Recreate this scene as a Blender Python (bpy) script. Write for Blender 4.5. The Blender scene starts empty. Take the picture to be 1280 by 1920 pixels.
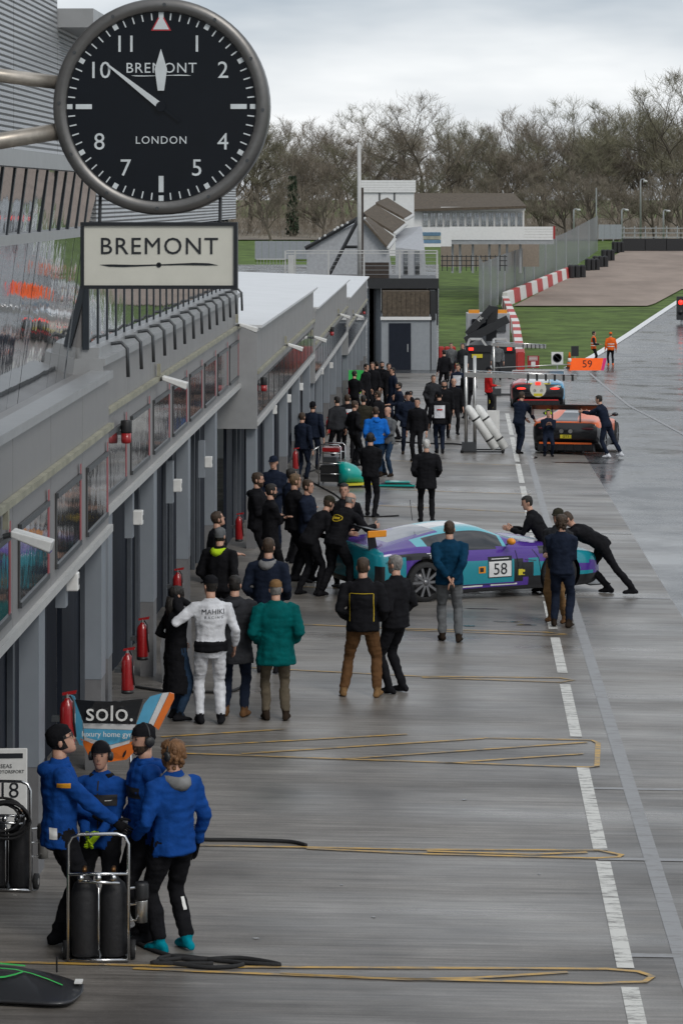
import bpy, bmesh, math, random
from mathutils import Vector, Matrix, noise
from mathutils.bvhtree import BVHTree
sc = bpy.context.scene
COL = sc.collection
R = math.radians
# ------------------------------------------------------------------ camera
F, CZ, HY = 5400.0, 5.8, 370.0          # focal length in photo pixels, eye height, horizon row
cam = bpy.data.cameras.new('camera'); camo = bpy.data.objects.new('camera', cam); COL.objects.link(camo)
cam.sensor_fit = 'VERTICAL'; cam.sensor_height = 36; cam.sensor_width = 24
cam.lens = 36 * F / 1920; cam.shift_y = -(960 - HY) / 1920
cam.clip_start = 0.5; cam.clip_end = 5000
camo.location = (0, 0, CZ); camo.rotation_euler = (R(90), 0, 0); sc.camera = camo
# ------------------------------------------------------------------ sky + sun
w = bpy.data.worlds.new('World'); sc.world = w; w.use_nodes = True
nt = w.node_tree; nt.nodes.clear(); N = nt.nodes.new; L = nt.links.new
out = N('ShaderNodeOutputWorld'); bg = N('ShaderNodeBackground'); L(bg.outputs[0], out.inputs[0])
sky = N('ShaderNodeTexSky'); sky.sky_type = 'NISHITA'; sky.sun_disc = False
sky.sun_elevation = R(38); sky.sun_rotation = R(150)
tc = N('ShaderNodeTexCoord'); mp = N('ShaderNodeMapping'); mp.inputs['Scale'].default_value = (2.2, 2.2, 9)
L(tc.outputs['Generated'], mp.inputs[0])
nz = N('ShaderNodeTexNoise'); nz.inputs['Scale'].default_value = 2.2; nz.inputs['Detail'].default_value = 5; nz.inputs['Roughness'].default_value = .5
L(mp.outputs[0], nz.inputs[0])
cr = N('ShaderNodeValToRGB'); cr.color_ramp.elements[0].position = .36; cr.color_ramp.elements[0].color = (.36, .42, .49, 1)
cr.color_ramp.elements[1].position = .66; cr.color_ramp.elements[1].color = (.84, .86, .88, 1)
L(nz.outputs[0], cr.inputs[0])
sm = N('ShaderNodeMixRGB'); sm.blend_type = 'MULTIPLY'; sm.inputs[0].default_value = 1; sm.inputs[2].default_value = (.1, .1, .1, 1)
L(sky.outputs[0], sm.inputs[1])
mx = N('ShaderNodeMixRGB'); mx.inputs[0].default_value = .93
L(sm.outputs[0], mx.inputs[1]); L(cr.outputs[0], mx.inputs[2]); L(mx.outputs[0], bg.inputs[0]); bg.inputs[1].default_value = 1.05
sl = bpy.data.lights.new('sun', 'SUN'); so = bpy.data.objects.new('sun', sl); COL.objects.link(so)
sl.energy = 1.2; sl.angle = R(20); sl.color = (1, .96, .9); so.rotation_euler = (R(48), 0, R(30))
sc.view_settings.view_transform = 'Standard'; sc.view_settings.look = 'None'; sc.view_settings.exposure = .15; sc.view_settings.gamma = 1
random.seed(7)
# ------------------------------------------------------------------ materials
MATS = {}
def M(name, col, rough=.55, metal=0, var=.12, scale=5, bump=0, bscale=40, emis=0, stretch=(1, 1, 1), coat=0, spec=.5, rvar=0, alpha=1):
    if name in MATS: return MATS[name]
    m = bpy.data.materials.new(name); m.use_nodes = True; t = m.node_tree; p = t.nodes['Principled BSDF']
    p.inputs['Roughness'].default_value = rough; p.inputs['Metallic'].default_value = metal
    p.inputs['Coat Weight'].default_value = coat; p.inputs['Specular IOR Level'].default_value = spec
    tc = t.nodes.new('ShaderNodeTexCoord'); mp = t.nodes.new('ShaderNodeMapping'); mp.inputs['Scale'].default_value = stretch
    t.links.new(tc.outputs['Object'], mp.inputs[0])
    n = t.nodes.new('ShaderNodeTexNoise'); n.inputs['Scale'].default_value = scale; n.inputs['Detail'].default_value = 6; n.inputs['Roughness'].default_value = .6
    t.links.new(mp.outputs[0], n.inputs[0])
    r = t.nodes.new('ShaderNodeValToRGB'); r.color_ramp.elements[0].position = .3; r.color_ramp.elements[1].position = .7
    r.color_ramp.elements[0].color = tuple(max(0, c * (1 - var)) for c in col) + (1,)
    r.color_ramp.elements[1].color = tuple(min(1, c * (1 + var)) for c in col) + (1,)
    t.links.new(n.outputs[0], r.inputs[0]); t.links.new(r.outputs[0], p.inputs['Base Color'])
    if rvar:
        q = t.nodes.new('ShaderNodeMapRange'); q.inputs[3].default_value = max(0.02, rough - rvar); q.inputs[4].default_value = rough + rvar
        q.inputs[1].default_value = .3; q.inputs[2].default_value = .7
        t.links.new(n.outputs[0], q.inputs[0]); t.links.new(q.outputs[0], p.inputs['Roughness'])
    if bump:
        b = t.nodes.new('ShaderNodeBump'); b.inputs['Strength'].default_value = bump; b.inputs['Distance'].default_value = .02
        n2 = t.nodes.new('ShaderNodeTexNoise'); n2.inputs['Scale'].default_value = bscale; n2.inputs['Detail'].default_value = 4
        t.links.new(mp.outputs[0], n2.inputs[0]); t.links.new(n2.outputs[0], b.inputs['Height']); t.links.new(b.outputs[0], p.inputs['Normal'])
    if emis:
        p.inputs['Emission Color'].default_value = tuple(col) + (1,); p.inputs['Emission Strength'].default_value = emis
    MATS[name] = m; return m
def cloth(name, col, rough=.8): return M(name, col, rough, var=.22, scale=9, bump=.6, bscale=16, spec=.08)
# wet brushed concrete / asphalt
def wet(name, c0, c1, r0, r1, st=(.22, 5, 1), rst=(.1, .5, 1)):
    m = bpy.data.materials.new(name); m.use_nodes = True; t = m.node_tree; p = t.nodes['Principled BSDF']; A = t.nodes.new; K = t.links.new
    tc = A('ShaderNodeTexCoord')
    def nzz(st, s, d=7, ro=.65):
        mp = A('ShaderNodeMapping'); mp.inputs['Scale'].default_value = st; K(tc.outputs['Object'], mp.inputs[0])
        n = A('ShaderNodeTexNoise'); n.inputs['Scale'].default_value = s; n.inputs['Detail'].default_value = d; n.inputs['Roughness'].default_value = ro
        K(mp.outputs[0], n.inputs[0]); return n
    def ramp(n, a, b, p0=.32, p1=.68):
        r = A('ShaderNodeValToRGB'); r.color_ramp.elements[0].position = p0; r.color_ramp.elements[1].position = p1
        r.color_ramp.elements[0].color = tuple(a) + (1,); r.color_ramp.elements[1].color = tuple(b) + (1,); K(n.outputs[0], r.inputs[0]); return r
    streak = nzz(st, 1.6, 9, .72); big = nzz((.5, .6, 1), .9, 6, .6); fine = nzz((1, 2, 1), 45, 3)
    a = ramp(streak, c0, c1); b = ramp(big, (.5, .48, .46), (1.2, 1.18, 1.15), .34, .64); c = ramp(fine, (.78, .78, .78), (1.14, 1.14, 1.14))
    m1 = A('ShaderNodeMixRGB'); m1.blend_type = 'MULTIPLY'; m1.inputs[0].default_value = 1; K(a.outputs[0], m1.inputs[1]); K(b.outputs[0], m1.inputs[2])
    m2 = A('ShaderNodeMixRGB'); m2.blend_type = 'MULTIPLY'; m2.inputs[0].default_value = 1; K(m1.outputs[0], m2.inputs[1]); K(c.outputs[0], m2.inputs[2])
    K(m2.outputs[0], p.inputs['Base Color'])
    rn = nzz(rst, 1.3, 5); q = A('ShaderNodeMapRange'); q.inputs[1].default_value = .35; q.inputs[2].default_value = .65
    q.inputs[3].default_value = r0; q.inputs[4].default_value = r1; K(rn.outputs[0], q.inputs[0]); K(q.outputs[0], p.inputs['Roughness'])
    bp = A('ShaderNodeBump'); bp.inputs['Strength'].default_value = .25; bp.inputs['Distance'].default_value = .01
    K(streak.outputs[0], bp.inputs['Height']); K(bp.outputs[0], p.inputs['Normal'])
    MATS[name] = m; return m
# ------------------------------------------------------------------ mesh helpers
class MB:
    def __init__(s): s.v = []; s.f = []; s.m = []
    def add(s, vs, fs, m=0):
        o = len(s.v); s.v += [Vector(v) for v in vs]
        for f in fs: s.f.append(tuple(o + i for i in f)); s.m.append(m)
        return s
    def box(s, x0, x1, y0, y1, z0, z1, m=0):
        return s.add([(x0, y0, z0), (x1, y0, z0), (x1, y1, z0), (x0, y1, z0), (x0, y0, z1), (x1, y0, z1), (x1, y1, z1), (x0, y1, z1)],
              [(3, 2, 1, 0), (4, 5, 6, 7), (0, 1, 5, 4), (1, 2, 6, 5), (2, 3, 7, 6), (3, 0, 4, 7)], m)
    def hexa(s, p, m=0):     # 8 points, bottom ring then top ring
        return s.add(p, [(3, 2, 1, 0), (4, 5, 6, 7), (0, 1, 5, 4), (1, 2, 6, 5), (2, 3, 7, 6), (3, 0, 4, 7)], m)
    def loft(s, rings, m=0, cap=True):
        n = len(rings[0]); o = len(s.v)
        for r in rings: s.v += [Vector(p) for p in r]
        for i in range(len(rings) - 1):
            for j in range(n):
                a = o + i * n + j; b = o + i * n + (j + 1) % n
                s.f.append((a, b, b + n, a + n)); s.m.append(m)
        if cap:
            s.f.append(tuple(o + j for j in reversed(range(n)))); s.m.append(m)
            e = o + (len(rings) - 1) * n; s.f.append(tuple(e + j for j in range(n))); s.m.append(m)
        return s
    def tube(s, pts, rad, n=8, m=0, cap=True):
        pts = [Vector(p) for p in pts]
        if not isinstance(rad, (list, tuple)): rad = [rad] * len(pts)
        rings = []; u = None
        for i, p in enumerate(pts):
            d = (pts[min(i + 1, len(pts) - 1)] - pts[max(i - 1, 0)])
            if d.length < 1e-9: d = Vector((0, 0, 1))
            d.normalize()
            if u is None: u = d.orthogonal().normalized()
            else:
                u = u - d * u.dot(d)
                u = u.normalized() if u.length > 1e-6 else d.orthogonal().normalized()
            v = d.cross(u)
            rings.append([p + (u * math.cos(2 * math.pi * k / n) + v * math.sin(2 * math.pi * k / n)) * rad[i] for k in range(n)])
        return s.loft(rings, m, cap)
    def cyl(s, a, b, r, n=14, m=0): return s.tube([a, b], r, n, m)
    def lathe(s, prof, c=(0, 0, 0), axis='Z', n=20, m=0, cap=True):   # prof: (radius, height)
        c = Vector(c); rings = []
        for r, h in prof:
            ring = []
            for k in range(n):
                a = 2 * math.pi * k / n; x, y = r * math.cos(a), r * math.sin(a)
                ring.append(c + (Vector((x, y, h)) if axis == 'Z' else Vector((x, h, -y)) if axis == 'Y' else Vector((h, x, y))))
            rings.append(ring)
        return s.loft(rings, m, cap)
    def ball(s, c, r, n=10, m=0):
        rx, ry, rz = r if isinstance(r, (list, tuple)) else (r, r, r); c = Vector(c); rings = []
        for i in range(n // 2 + 1):
            t = -math.pi / 2 + math.pi * (i + .02) / (n // 2 + .04)
            rings.append([c + Vector((rx * math.cos(t) * math.cos(2 * math.pi * k / n), ry * math.cos(t) * math.sin(2 * math.pi * k / n), rz * math.sin(t))) for k in range(n)])
        return s.loft(rings, m)
    def prism(s, pts, y0, y1, m=0):     # outline in x,z extruded along y
        n = len(pts)
        return s.add([(x, y0, z) for x, z in pts] + [(x, y1, z) for x, z in pts],
                     [tuple(range(n)), tuple(reversed(range(n, 2 * n)))] + [(j, n + j, n + (j + 1) % n, (j + 1) % n) for j in range(n)], m)
    def build(s, name, mats, parent=None, smooth=False, bevel=0):
        me = bpy.data.meshes.new(name); me.from_pydata([tuple(v) for v in s.v], [], s.f)
        if not isinstance(mats, (list, tuple)): mats = [mats]
        for m in mats: me.materials.append(MATS[m] if isinstance(m, str) else m)
        me.polygons.foreach_set('material_index', s.m)
        if smooth: me.polygons.foreach_set('use_smooth', [True] * len(s.f))
        bm = bmesh.new(); bm.from_mesh(me); bmesh.ops.recalc_face_normals(bm, faces=bm.faces); bm.to_mesh(me); bm.free()
        o = bpy.data.objects.new(name, me); COL.objects.link(o)
        if parent: o.parent = parent
        if bevel:
            b = o.modifiers.new('bevel', 'BEVEL'); b.width = bevel; b.segments = 2; b.limit_method = 'ANGLE'
        return o
def tag(o, label, cat, group=None):
    o['label'] = label; o['category'] = cat
    if group: o['group'] = group
    return o
def thing(name, label, cat, loc=(0, 0, 0), rz=0, group=None):
    o = bpy.data.objects.new(name, None); COL.objects.link(o); o.location = loc; o.rotation_euler = (0, 0, rz); o.empty_display_size = .2
    return tag(o, label, cat, group)
def struct(o, kind='structure'): o['kind'] = kind; return o
def text(name, s, size, mat, parent, loc, rot=(R(90), 0, 0), depth=.004, align='CENTER', sx=1, spacing=1, offset=0):
    cu = bpy.data.curves.new(name, 'FONT'); cu.body = s; cu.size = size; cu.align_x = align; cu.align_y = 'CENTER'; cu.extrude = depth
    cu.space_character = spacing; cu.offset = offset; cu.resolution_u = 3
    t = bpy.data.objects.new(name, cu); COL.objects.link(t)
    dg = bpy.context.evaluated_depsgraph_get(); me = bpy.data.meshes.new_from_object(t.evaluated_get(dg)); bpy.data.objects.remove(t)
    me.materials.clear(); me.materials.append(MATS[mat]); o = bpy.data.objects.new(name, me); COL.objects.link(o)
    o.location = loc; o.rotation_euler = rot; o.scale = (sx, 1, 1); o.parent = parent; return o
# ------------------------------------------------------------------ terrain
PROF = [(-80, 1.2), (0, 0), (50, -.82), (100, -1.75), (130, -2.4), (155, -2.75), (200, -2.3), (260, -1.6), (350, -.7), (420, 0), (600, 1), (1500, 2), (4000, 2)]
def prof(Y):
    for i in range(len(PROF) - 1):
        (a, p), (b, q) = PROF[i], PROF[i + 1]
        if Y <= b or i == len(PROF) - 2:
            def tan(j):
                if j <= 0 or j >= len(PROF) - 1: return 0
                return (PROF[j + 1][1] - PROF[j - 1][1]) / (PROF[j + 1][0] - PROF[j - 1][0])
            t = (Y - a) / (b - a); h = b - a; t2 = t * t; t3 = t2 * t
            return (2 * t3 - 3 * t2 + 1) * p + (t3 - 2 * t2 + t) * h * tan(i) + (-2 * t3 + 3 * t2) * q + (t3 - t2) * h * tan(i + 1)
def g(X, Y):
    f = max(0, min(1, (170 - Y) / 60)); return prof(Y) - .018 * max(-4, min(14, X)) * f
def G(px, py, lift=0):
    kx, kz = (px - 640) / F, (py - HY) / F; Y = 4.0
    while Y < 900 and CZ - kz * Y > g(kx * Y, Y): Y += .5
    lo, hi = Y - .5, Y
    for _ in range(24):
        m = (lo + hi) / 2
        if CZ - kz * m > g(kx * m, m): lo = m
        else: hi = m
    return Vector((kx * hi, hi, g(kx * hi, hi) + lift))
def P3(px, py, Y): return Vector(((px - 640) / F * Y, Y, CZ - (py - HY) / F * Y))
def headpos(px, hy, h):      # ground point of somebody of height h whose head top is at row hy
    kx, kz = (px - 640) / F, (hy - HY) / F; Y = 6.0
    while Y < 400 and CZ - kz * Y > g(kx * Y, Y) + h: Y += .05
    return Vector((kx * Y, Y, g(kx * Y, Y)))
def lerp(pts, y):
    if y <= pts[0][0]: (a, p), (b, q) = pts[0], pts[1]
    elif y >= pts[-1][0]: (a, p), (b, q) = pts[-2], pts[-1]
    else:
        for i in range(len(pts) - 1):
            if pts[i][0] <= y <= pts[i + 1][0]: (a, p), (b, q) = pts[i], pts[i + 1]; break
    return p + (q - p) * (y - a) / (b - a)
# ------------------------------------------------------------------ ground
wet('wet_concrete', (.10, .092, .084), (.275, .258, .24), .24, .52, (.45, 10, 1))
wet('wet_asphalt', (.04, .043, .049), (.085, .09, .098), .12, .34, (.5, .5, 1), (.3, .25, 1))
M('grass', (.085, .13, .03), .9, var=.5, scale=.6, bump=.8, bscale=9, spec=.2)
M('gravel', (.29, .235, .20), .95, var=.2, scale=.25, bump=.9, bscale=12, stretch=(1, .4, 1), spec=.1)
def strip(name, ys, left, right, nx, lift, mat):
    mb = MB(); n = nx + 1
    for y in ys:
        a, b = left(y), right(y)
        for i in range(n):
            x = a + (b - a) * i / nx; mb.v.append(Vector((x, y, g(x, y) + lift)))
    for j in range(len(ys) - 1):
        for i in range(nx): mb.f.append((j * n + i, j * n + i + 1, (j + 1) * n + i + 1, (j + 1) * n + i)); mb.m.append(0)
    return struct(mb.build(name, mat, smooth=True))
def fr(a, b, s):
    r = []; y = a
    while y < b: r.append(y); y += s
    return r + [b]
gy = [-200, -100] + fr(-60, 300, 3) + [330, 360, 400, 450, 520, 600, 800, 1100, 1600, 2500, 4000]
gx = [-4000, -1500, -600, -250, -120, -60] + fr(-30, 60, 3) + [90, 150, 300, 700, 1600, 4000]
mb = MB()
for y in gy:
    for x in gx: mb.v.append(Vector((x, y, g(x, y) - .06)))
n = len(gx)
for j in range(len(gy) - 1):
    for i in range(n - 1): mb.f.append((j * n + i, j * n + i + 1, (j + 1) * n + i + 1, (j + 1) * n + i)); mb.m.append(0)
struct(mb.build('ground', 'grass', smooth=True))
b1, b2 = G(1280, 1160), G(1105, 870)
BND = lambda y: b1.x + (b2.x - b1.x) * (y - b1.y) / (b2.y - b1.y)
YE = G(1040, 692).y
EDGE = [(G(x, y).y, G(x, y).x) for x, y in ((1060, 690), (1110, 667), (1170, 630), (1230, 590), (1280, 557))]
strip('pit_apron', fr(-30, YE - 6, 1.5), lambda y: -9 if y < 56 else -7 + (y - 56) * .05, lambda y: BND(y), 14, 0, 'wet_concrete')
strip('track', fr(-30, YE - 6, 1.5), lambda y: BND(y), lambda y: 46, 20, -.004, 'wet_asphalt')
strip('pit_exit_road', fr(YE - 6, YE, 1), lambda y: .5, lambda y: 60, 20, -.004, 'wet_asphalt')
strip('pit_exit_road', fr(YE, EDGE[-1][0] + 60, 2), lambda y: lerp(EDGE, y), lambda y: lerp(EDGE, y) + 60, 14, -.004, 'wet_asphalt')
strip('paddock', fr(132, 300, 4), lambda y: -70, lambda y: .0337 * y, 8, -.02, 'wet_asphalt')
GL = [(G(x, y).y, G(x, y).x) for x, y in ((962, 574), (1062, 523), (1165, 472))]
GR = [(G(x, y).y, G(x, y).x) for x, y in ((1185, 582), (1226, 570), (1280, 541))]
GR.sort(); GL.sort()
strip('gravel_trap', fr(GL[0][0], GL[-1][0] + 6, 2), lambda y: lerp(GL, y), lambda y: max(lerp(GR, y), lerp(GL, y) + .5) if y < GR[-1][0] else lerp(GR, y) + 12, 16, .03, 'gravel')
# painted lines
def worn(name, col, under, lo=.40, hi=.5):
    m = M(name, col, .5); t = m.node_tree; p = t.nodes['Principled BSDF']
    tc = t.nodes.new('ShaderNodeTexCoord'); n = t.nodes.new('ShaderNodeTexNoise'); n.inputs['Scale'].default_value = 3.5; n.inputs['Detail'].default_value = 9; n.inputs['Roughness'].default_value = .75
    mp = t.nodes.new('ShaderNodeMapping'); mp.inputs['Scale'].default_value = (1, 3.5, 1); t.links.new(tc.outputs['Object'], mp.inputs[0]); t.links.new(mp.outputs[0], n.inputs[0])
    r = t.nodes.new('ShaderNodeValToRGB'); r.color_ramp.elements[0].position = lo; r.color_ramp.elements[1].position = hi
    r.color_ramp.elements[0].color = under + (1,); r.color_ramp.elements[1].color = col + (1,)
    t.links.new(n.outputs[0], r.inputs[0]); t.links.new(r.outputs[0], p.inputs['Base Color']); return m
worn('white_paint_worn', (.62, .61, .57), (.2, .19, .175)); worn('yellow_paint_worn', (.56, .33, .06), (.2, .17, .13), .42, .56)
worn('joint_filler', (.27, .27, .275), (.2, .195, .19)); M('white_paint', (.72, .72, .72), .45)
def ribbon(name, pts, wd, mat, lift=.006, kind='structure', step=.5, closed=False):
    P = []
    for a, b in zip(pts[:-1], pts[1:]):
        k = max(1, int((Vector(b) - Vector(a)).length / step))
        P += [Vector(a).lerp(Vector(b), i / k) for i in range(k)]
    P.append(Vector(pts[-1])); mb = MB()
    for i, p in enumerate(P):
        d = P[min(i + 1, len(P) - 1)] - P[max(i - 1, 0)]; nrm = Vector((-d.y, d.x, 0)).normalized() * wd / 2
        for q in (p + nrm, p - nrm): mb.v.append(Vector((q.x, q.y, g(q.x, q.y) + lift)))
    for i in range(len(P) - 1): mb.f.append((2 * i, 2 * i + 1, 2 * i + 3, 2 * i + 2)); mb.m.append(0)
    o = mb.build(name, mat); o['kind'] = kind; return o
LN = lambda y: 1190 - .2135 * (1900 - y)
ends = [(1990, 1852), (1816, 1616), (1594, 1440), (1382, 1284), (1262, 1196), (1180, 1128), (1120, 1062), (1056, 1004), (998, 956), (950, 912), (906, 870), (866, 820), (816, 775)]
for a, b in ends: ribbon('lane_line', [G(LN(a), a), G(LN(b), b)], .14, 'white_paint_worn')
ribbon('concrete_joint', [G(1310, 1900), G(1020, 960), G(985, 830)], .15, 'joint_filler', .004)
for y in (1120, 1478, 1610, 1790, 1000):
    q = G(1100, y); ribbon('concrete_joint', [Vector((BND(q.y) - .02, q.y, 0)), Vector((BND(q.y) - 2.2, q.y, 0))], .12, 'joint_filler', .0045)
Z = lambda x, y: (360 + .71875 * x, 1200 + .71875 * y)
YL = [[(0, 1805), (360, 1814), (1136, 1818), (1196, 1823), (1222, 1832), (1208, 1842), (1122, 1845), (719, 1836), (360, 1822), (250, 1817)],
      [(525, 1827), (762, 1838), (892, 1835), (1064, 1824)],
      [(240, 1580), (374, 1586), (791, 1594), (1122, 1595), (1165, 1604), (1158, 1608), (1115, 1610), (791, 1602), (575, 1592)], [(800, 1597), (1000, 1603), (1100, 1599)],
      [Z(760, 257), Z(1040, 262), Z(1058, 270), Z(1055, 330), Z(1030, 333), Z(400, 312), Z(-20, 297)],
      [Z(-80, 254), Z(240, 234)], [Z(-60, 281), Z(560, 247)], [Z(130, 298), Z(760, 258)], [Z(390, 312), Z(1030, 268)], [Z(660, 322), Z(1020, 298)],
      [(453, 1252), (791, 1269), (1050, 1272), (1075, 1276), (1050, 1280), (791, 1271)],
      [(560, 1171), (741, 1179), (1022, 1186), (1060, 1190), (1022, 1192), (760, 1182)],
      [(540, 1100), (655, 1104), (900, 1112)], [(700, 948), (820, 953), (990, 962), (1005, 965)], [(700, 917), (834, 922), (994, 927)], [(690, 862), (830, 868), (970, 873)]]
for l in YL: ribbon('bay_marking', [G(*p) for p in l], .062, 'yellow_paint_worn', .0085)
ribbon('track_edge_line', [Vector((p[1] + .1, p[0], 0)) for p in EDGE] , .45, 'white_paint', .02, step=3)
ribbon('track_edge_line', [G(1105, 700), G(1180, 762), G(1290, 820)], .12, 'joint_filler', .006, step=3)
ribbon('track_edge_line', [G(1060, 715), G(1300, 727)], .12, 'joint_filler', .006, step=3)

# tyre marks and oil / water stains on the lane
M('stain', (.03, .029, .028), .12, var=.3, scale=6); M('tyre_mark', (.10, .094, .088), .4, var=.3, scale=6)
def blob(px, py, w_, d_, seed, mat='stain', nm='ground_stain'):
    c = G(px, py); rr = random.Random(seed); n = 26; mb = MB(); mb.v.append(Vector((c.x, c.y, g(c.x, c.y) + .0055)))
    for k in range(n):
        a = 2 * math.pi * k / n; r = rr.uniform(.55, 1.1); x, y = c.x + w_ * r * math.cos(a), c.y + d_ * r * math.sin(a); mb.v.append(Vector((x, y, g(x, y) + .0055)))
    for k in range(n): mb.f.append((0, 1 + k, 1 + (k + 1) % n)); mb.m.append(0)
    struct(mb.build(nm, mat))
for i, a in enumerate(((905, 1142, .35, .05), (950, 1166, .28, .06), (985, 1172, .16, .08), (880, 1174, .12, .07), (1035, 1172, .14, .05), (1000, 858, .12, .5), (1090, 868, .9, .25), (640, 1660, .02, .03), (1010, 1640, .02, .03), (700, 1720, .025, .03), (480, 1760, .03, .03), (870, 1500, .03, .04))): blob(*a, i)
# ------------------------------------------------------------------ pit building
M('panel_grey', (.27, .262, .26), .42, .35, var=.06, scale=.8, rvar=.08); M('panel_light', (.36, .365, .37), .4, .3, var=.06)
M('pillar', (.23, .255, .285), .45, .1, var=.08, scale=1.5); M('pillar_low', (.16, .16, .165), .6, var=.12)
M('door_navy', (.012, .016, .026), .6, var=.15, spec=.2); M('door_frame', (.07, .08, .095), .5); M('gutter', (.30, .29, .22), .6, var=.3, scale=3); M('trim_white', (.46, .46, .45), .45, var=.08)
M('glass_mirror', (.42, .44, .46), .03, .92, var=.02, bump=.2, bscale=1.1); M('mullion', (.02, .026, .034), .35)
M('window_glass', (.3, .31, .32), .05, .85, bump=.1, bscale=3, var=.3, scale=1.5); M('window_seal', (.03, .03, .03), .5)
M('white_roof', (.62, .63, .64), .5, var=.05, scale=1); M('plastic_white', (.7, .7, .68), .4); M('plastic_black', (.015, .015, .016), .45)
M('red', (.30, .009, .011), .3, coat=.4); M('conduit', (.08, .085, .09), .4, .5); M('steel', (.55, .54, .52), .28, .9, var=.1)
M('poster_red', (.35, .05, .06), .4)
def ribbed(name, col, n):
    m = M(name, col, .38, .4, var=.05, scale=1); t = m.node_tree; p = t.nodes['Principled BSDF']
    tc = t.nodes.new('ShaderNodeTexCoord'); wv = t.nodes.new('ShaderNodeTexWave'); wv.bands_direction = 'Z'; wv.inputs['Scale'].default_value = n
    t.links.new(tc.outputs['Object'], wv.inputs[0]); b = t.nodes.new('ShaderNodeBump'); b.inputs['Strength'].default_value = .8; b.inputs['Distance'].default_value = .02
    t.links.new(wv.outputs[0], b.inputs['Height']); t.links.new(b.outputs[0], p.inputs['Normal'])
ribbed('cladding', (.36, .37, .38), 6.5)
class Block:
    def __init__(s, n, p0, p1, zb, zt):
        s.p0 = Vector((p0[0], p0[1], 0)); d = Vector((p1[0] - p0[0], p1[1] - p0[1], 0)); s.len = d.length; s.d = d / s.len
        s.ang = math.atan2(s.d.y, s.d.x); s.zb, s.zt = zb, zt; s.n = Vector((s.d.y, -s.d.x, 0))
        s.e = thing('pit_garage', n, 'pit building', s.p0, s.ang)
    def w(s, u, v, z): q = s.p0 + s.d * u + s.n * v; return Vector((q.x, q.y, z))
    def u_at(s, px):      # where the sight line through column px meets the facade
        k = (px - 640) / F; return (k * s.p0.y - s.p0.x) / (s.d.x - k * s.d.y)
    def gz(s, u): q = s.w(u, 0, 0); return g(q.x, q.y)
    def bx(s, name, u0, u1, v0, v1, z0, z1, mat, par=None):       # local frame: x along facade, -y outwards
        return MB().box(u0, u1, -v1, -v0, z0, z1).build(name, mat, par or s.e)
BL = [Block('grey clad two storey pit garage with canted mirror glazing behind the clock', (-3.02, 14), (-2.59, 32.1), 2.08, 3.87),
      Block('grey two storey pit garage with row of bent conduits along its parapet', (-2.685, 32.15), (-1.945, 54.5), 2.2, 4.0),
      Block('low grey pit garage adjoining the end of the two storey block, white roof', (-1.62, 54.55), (-.76, 77.9), 1.47, 3.35),
      Block('low white roofed pit garage one step down, middle of the stepped row', (-.74, 77.95), (.19, 104.6), .82, 2.8),
      Block('lowest white roofed pit garage of the stepped row next to the deck', (.22, 104.65), (1.15, 132), .12, 2.15)]
BAY = 5.3
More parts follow.
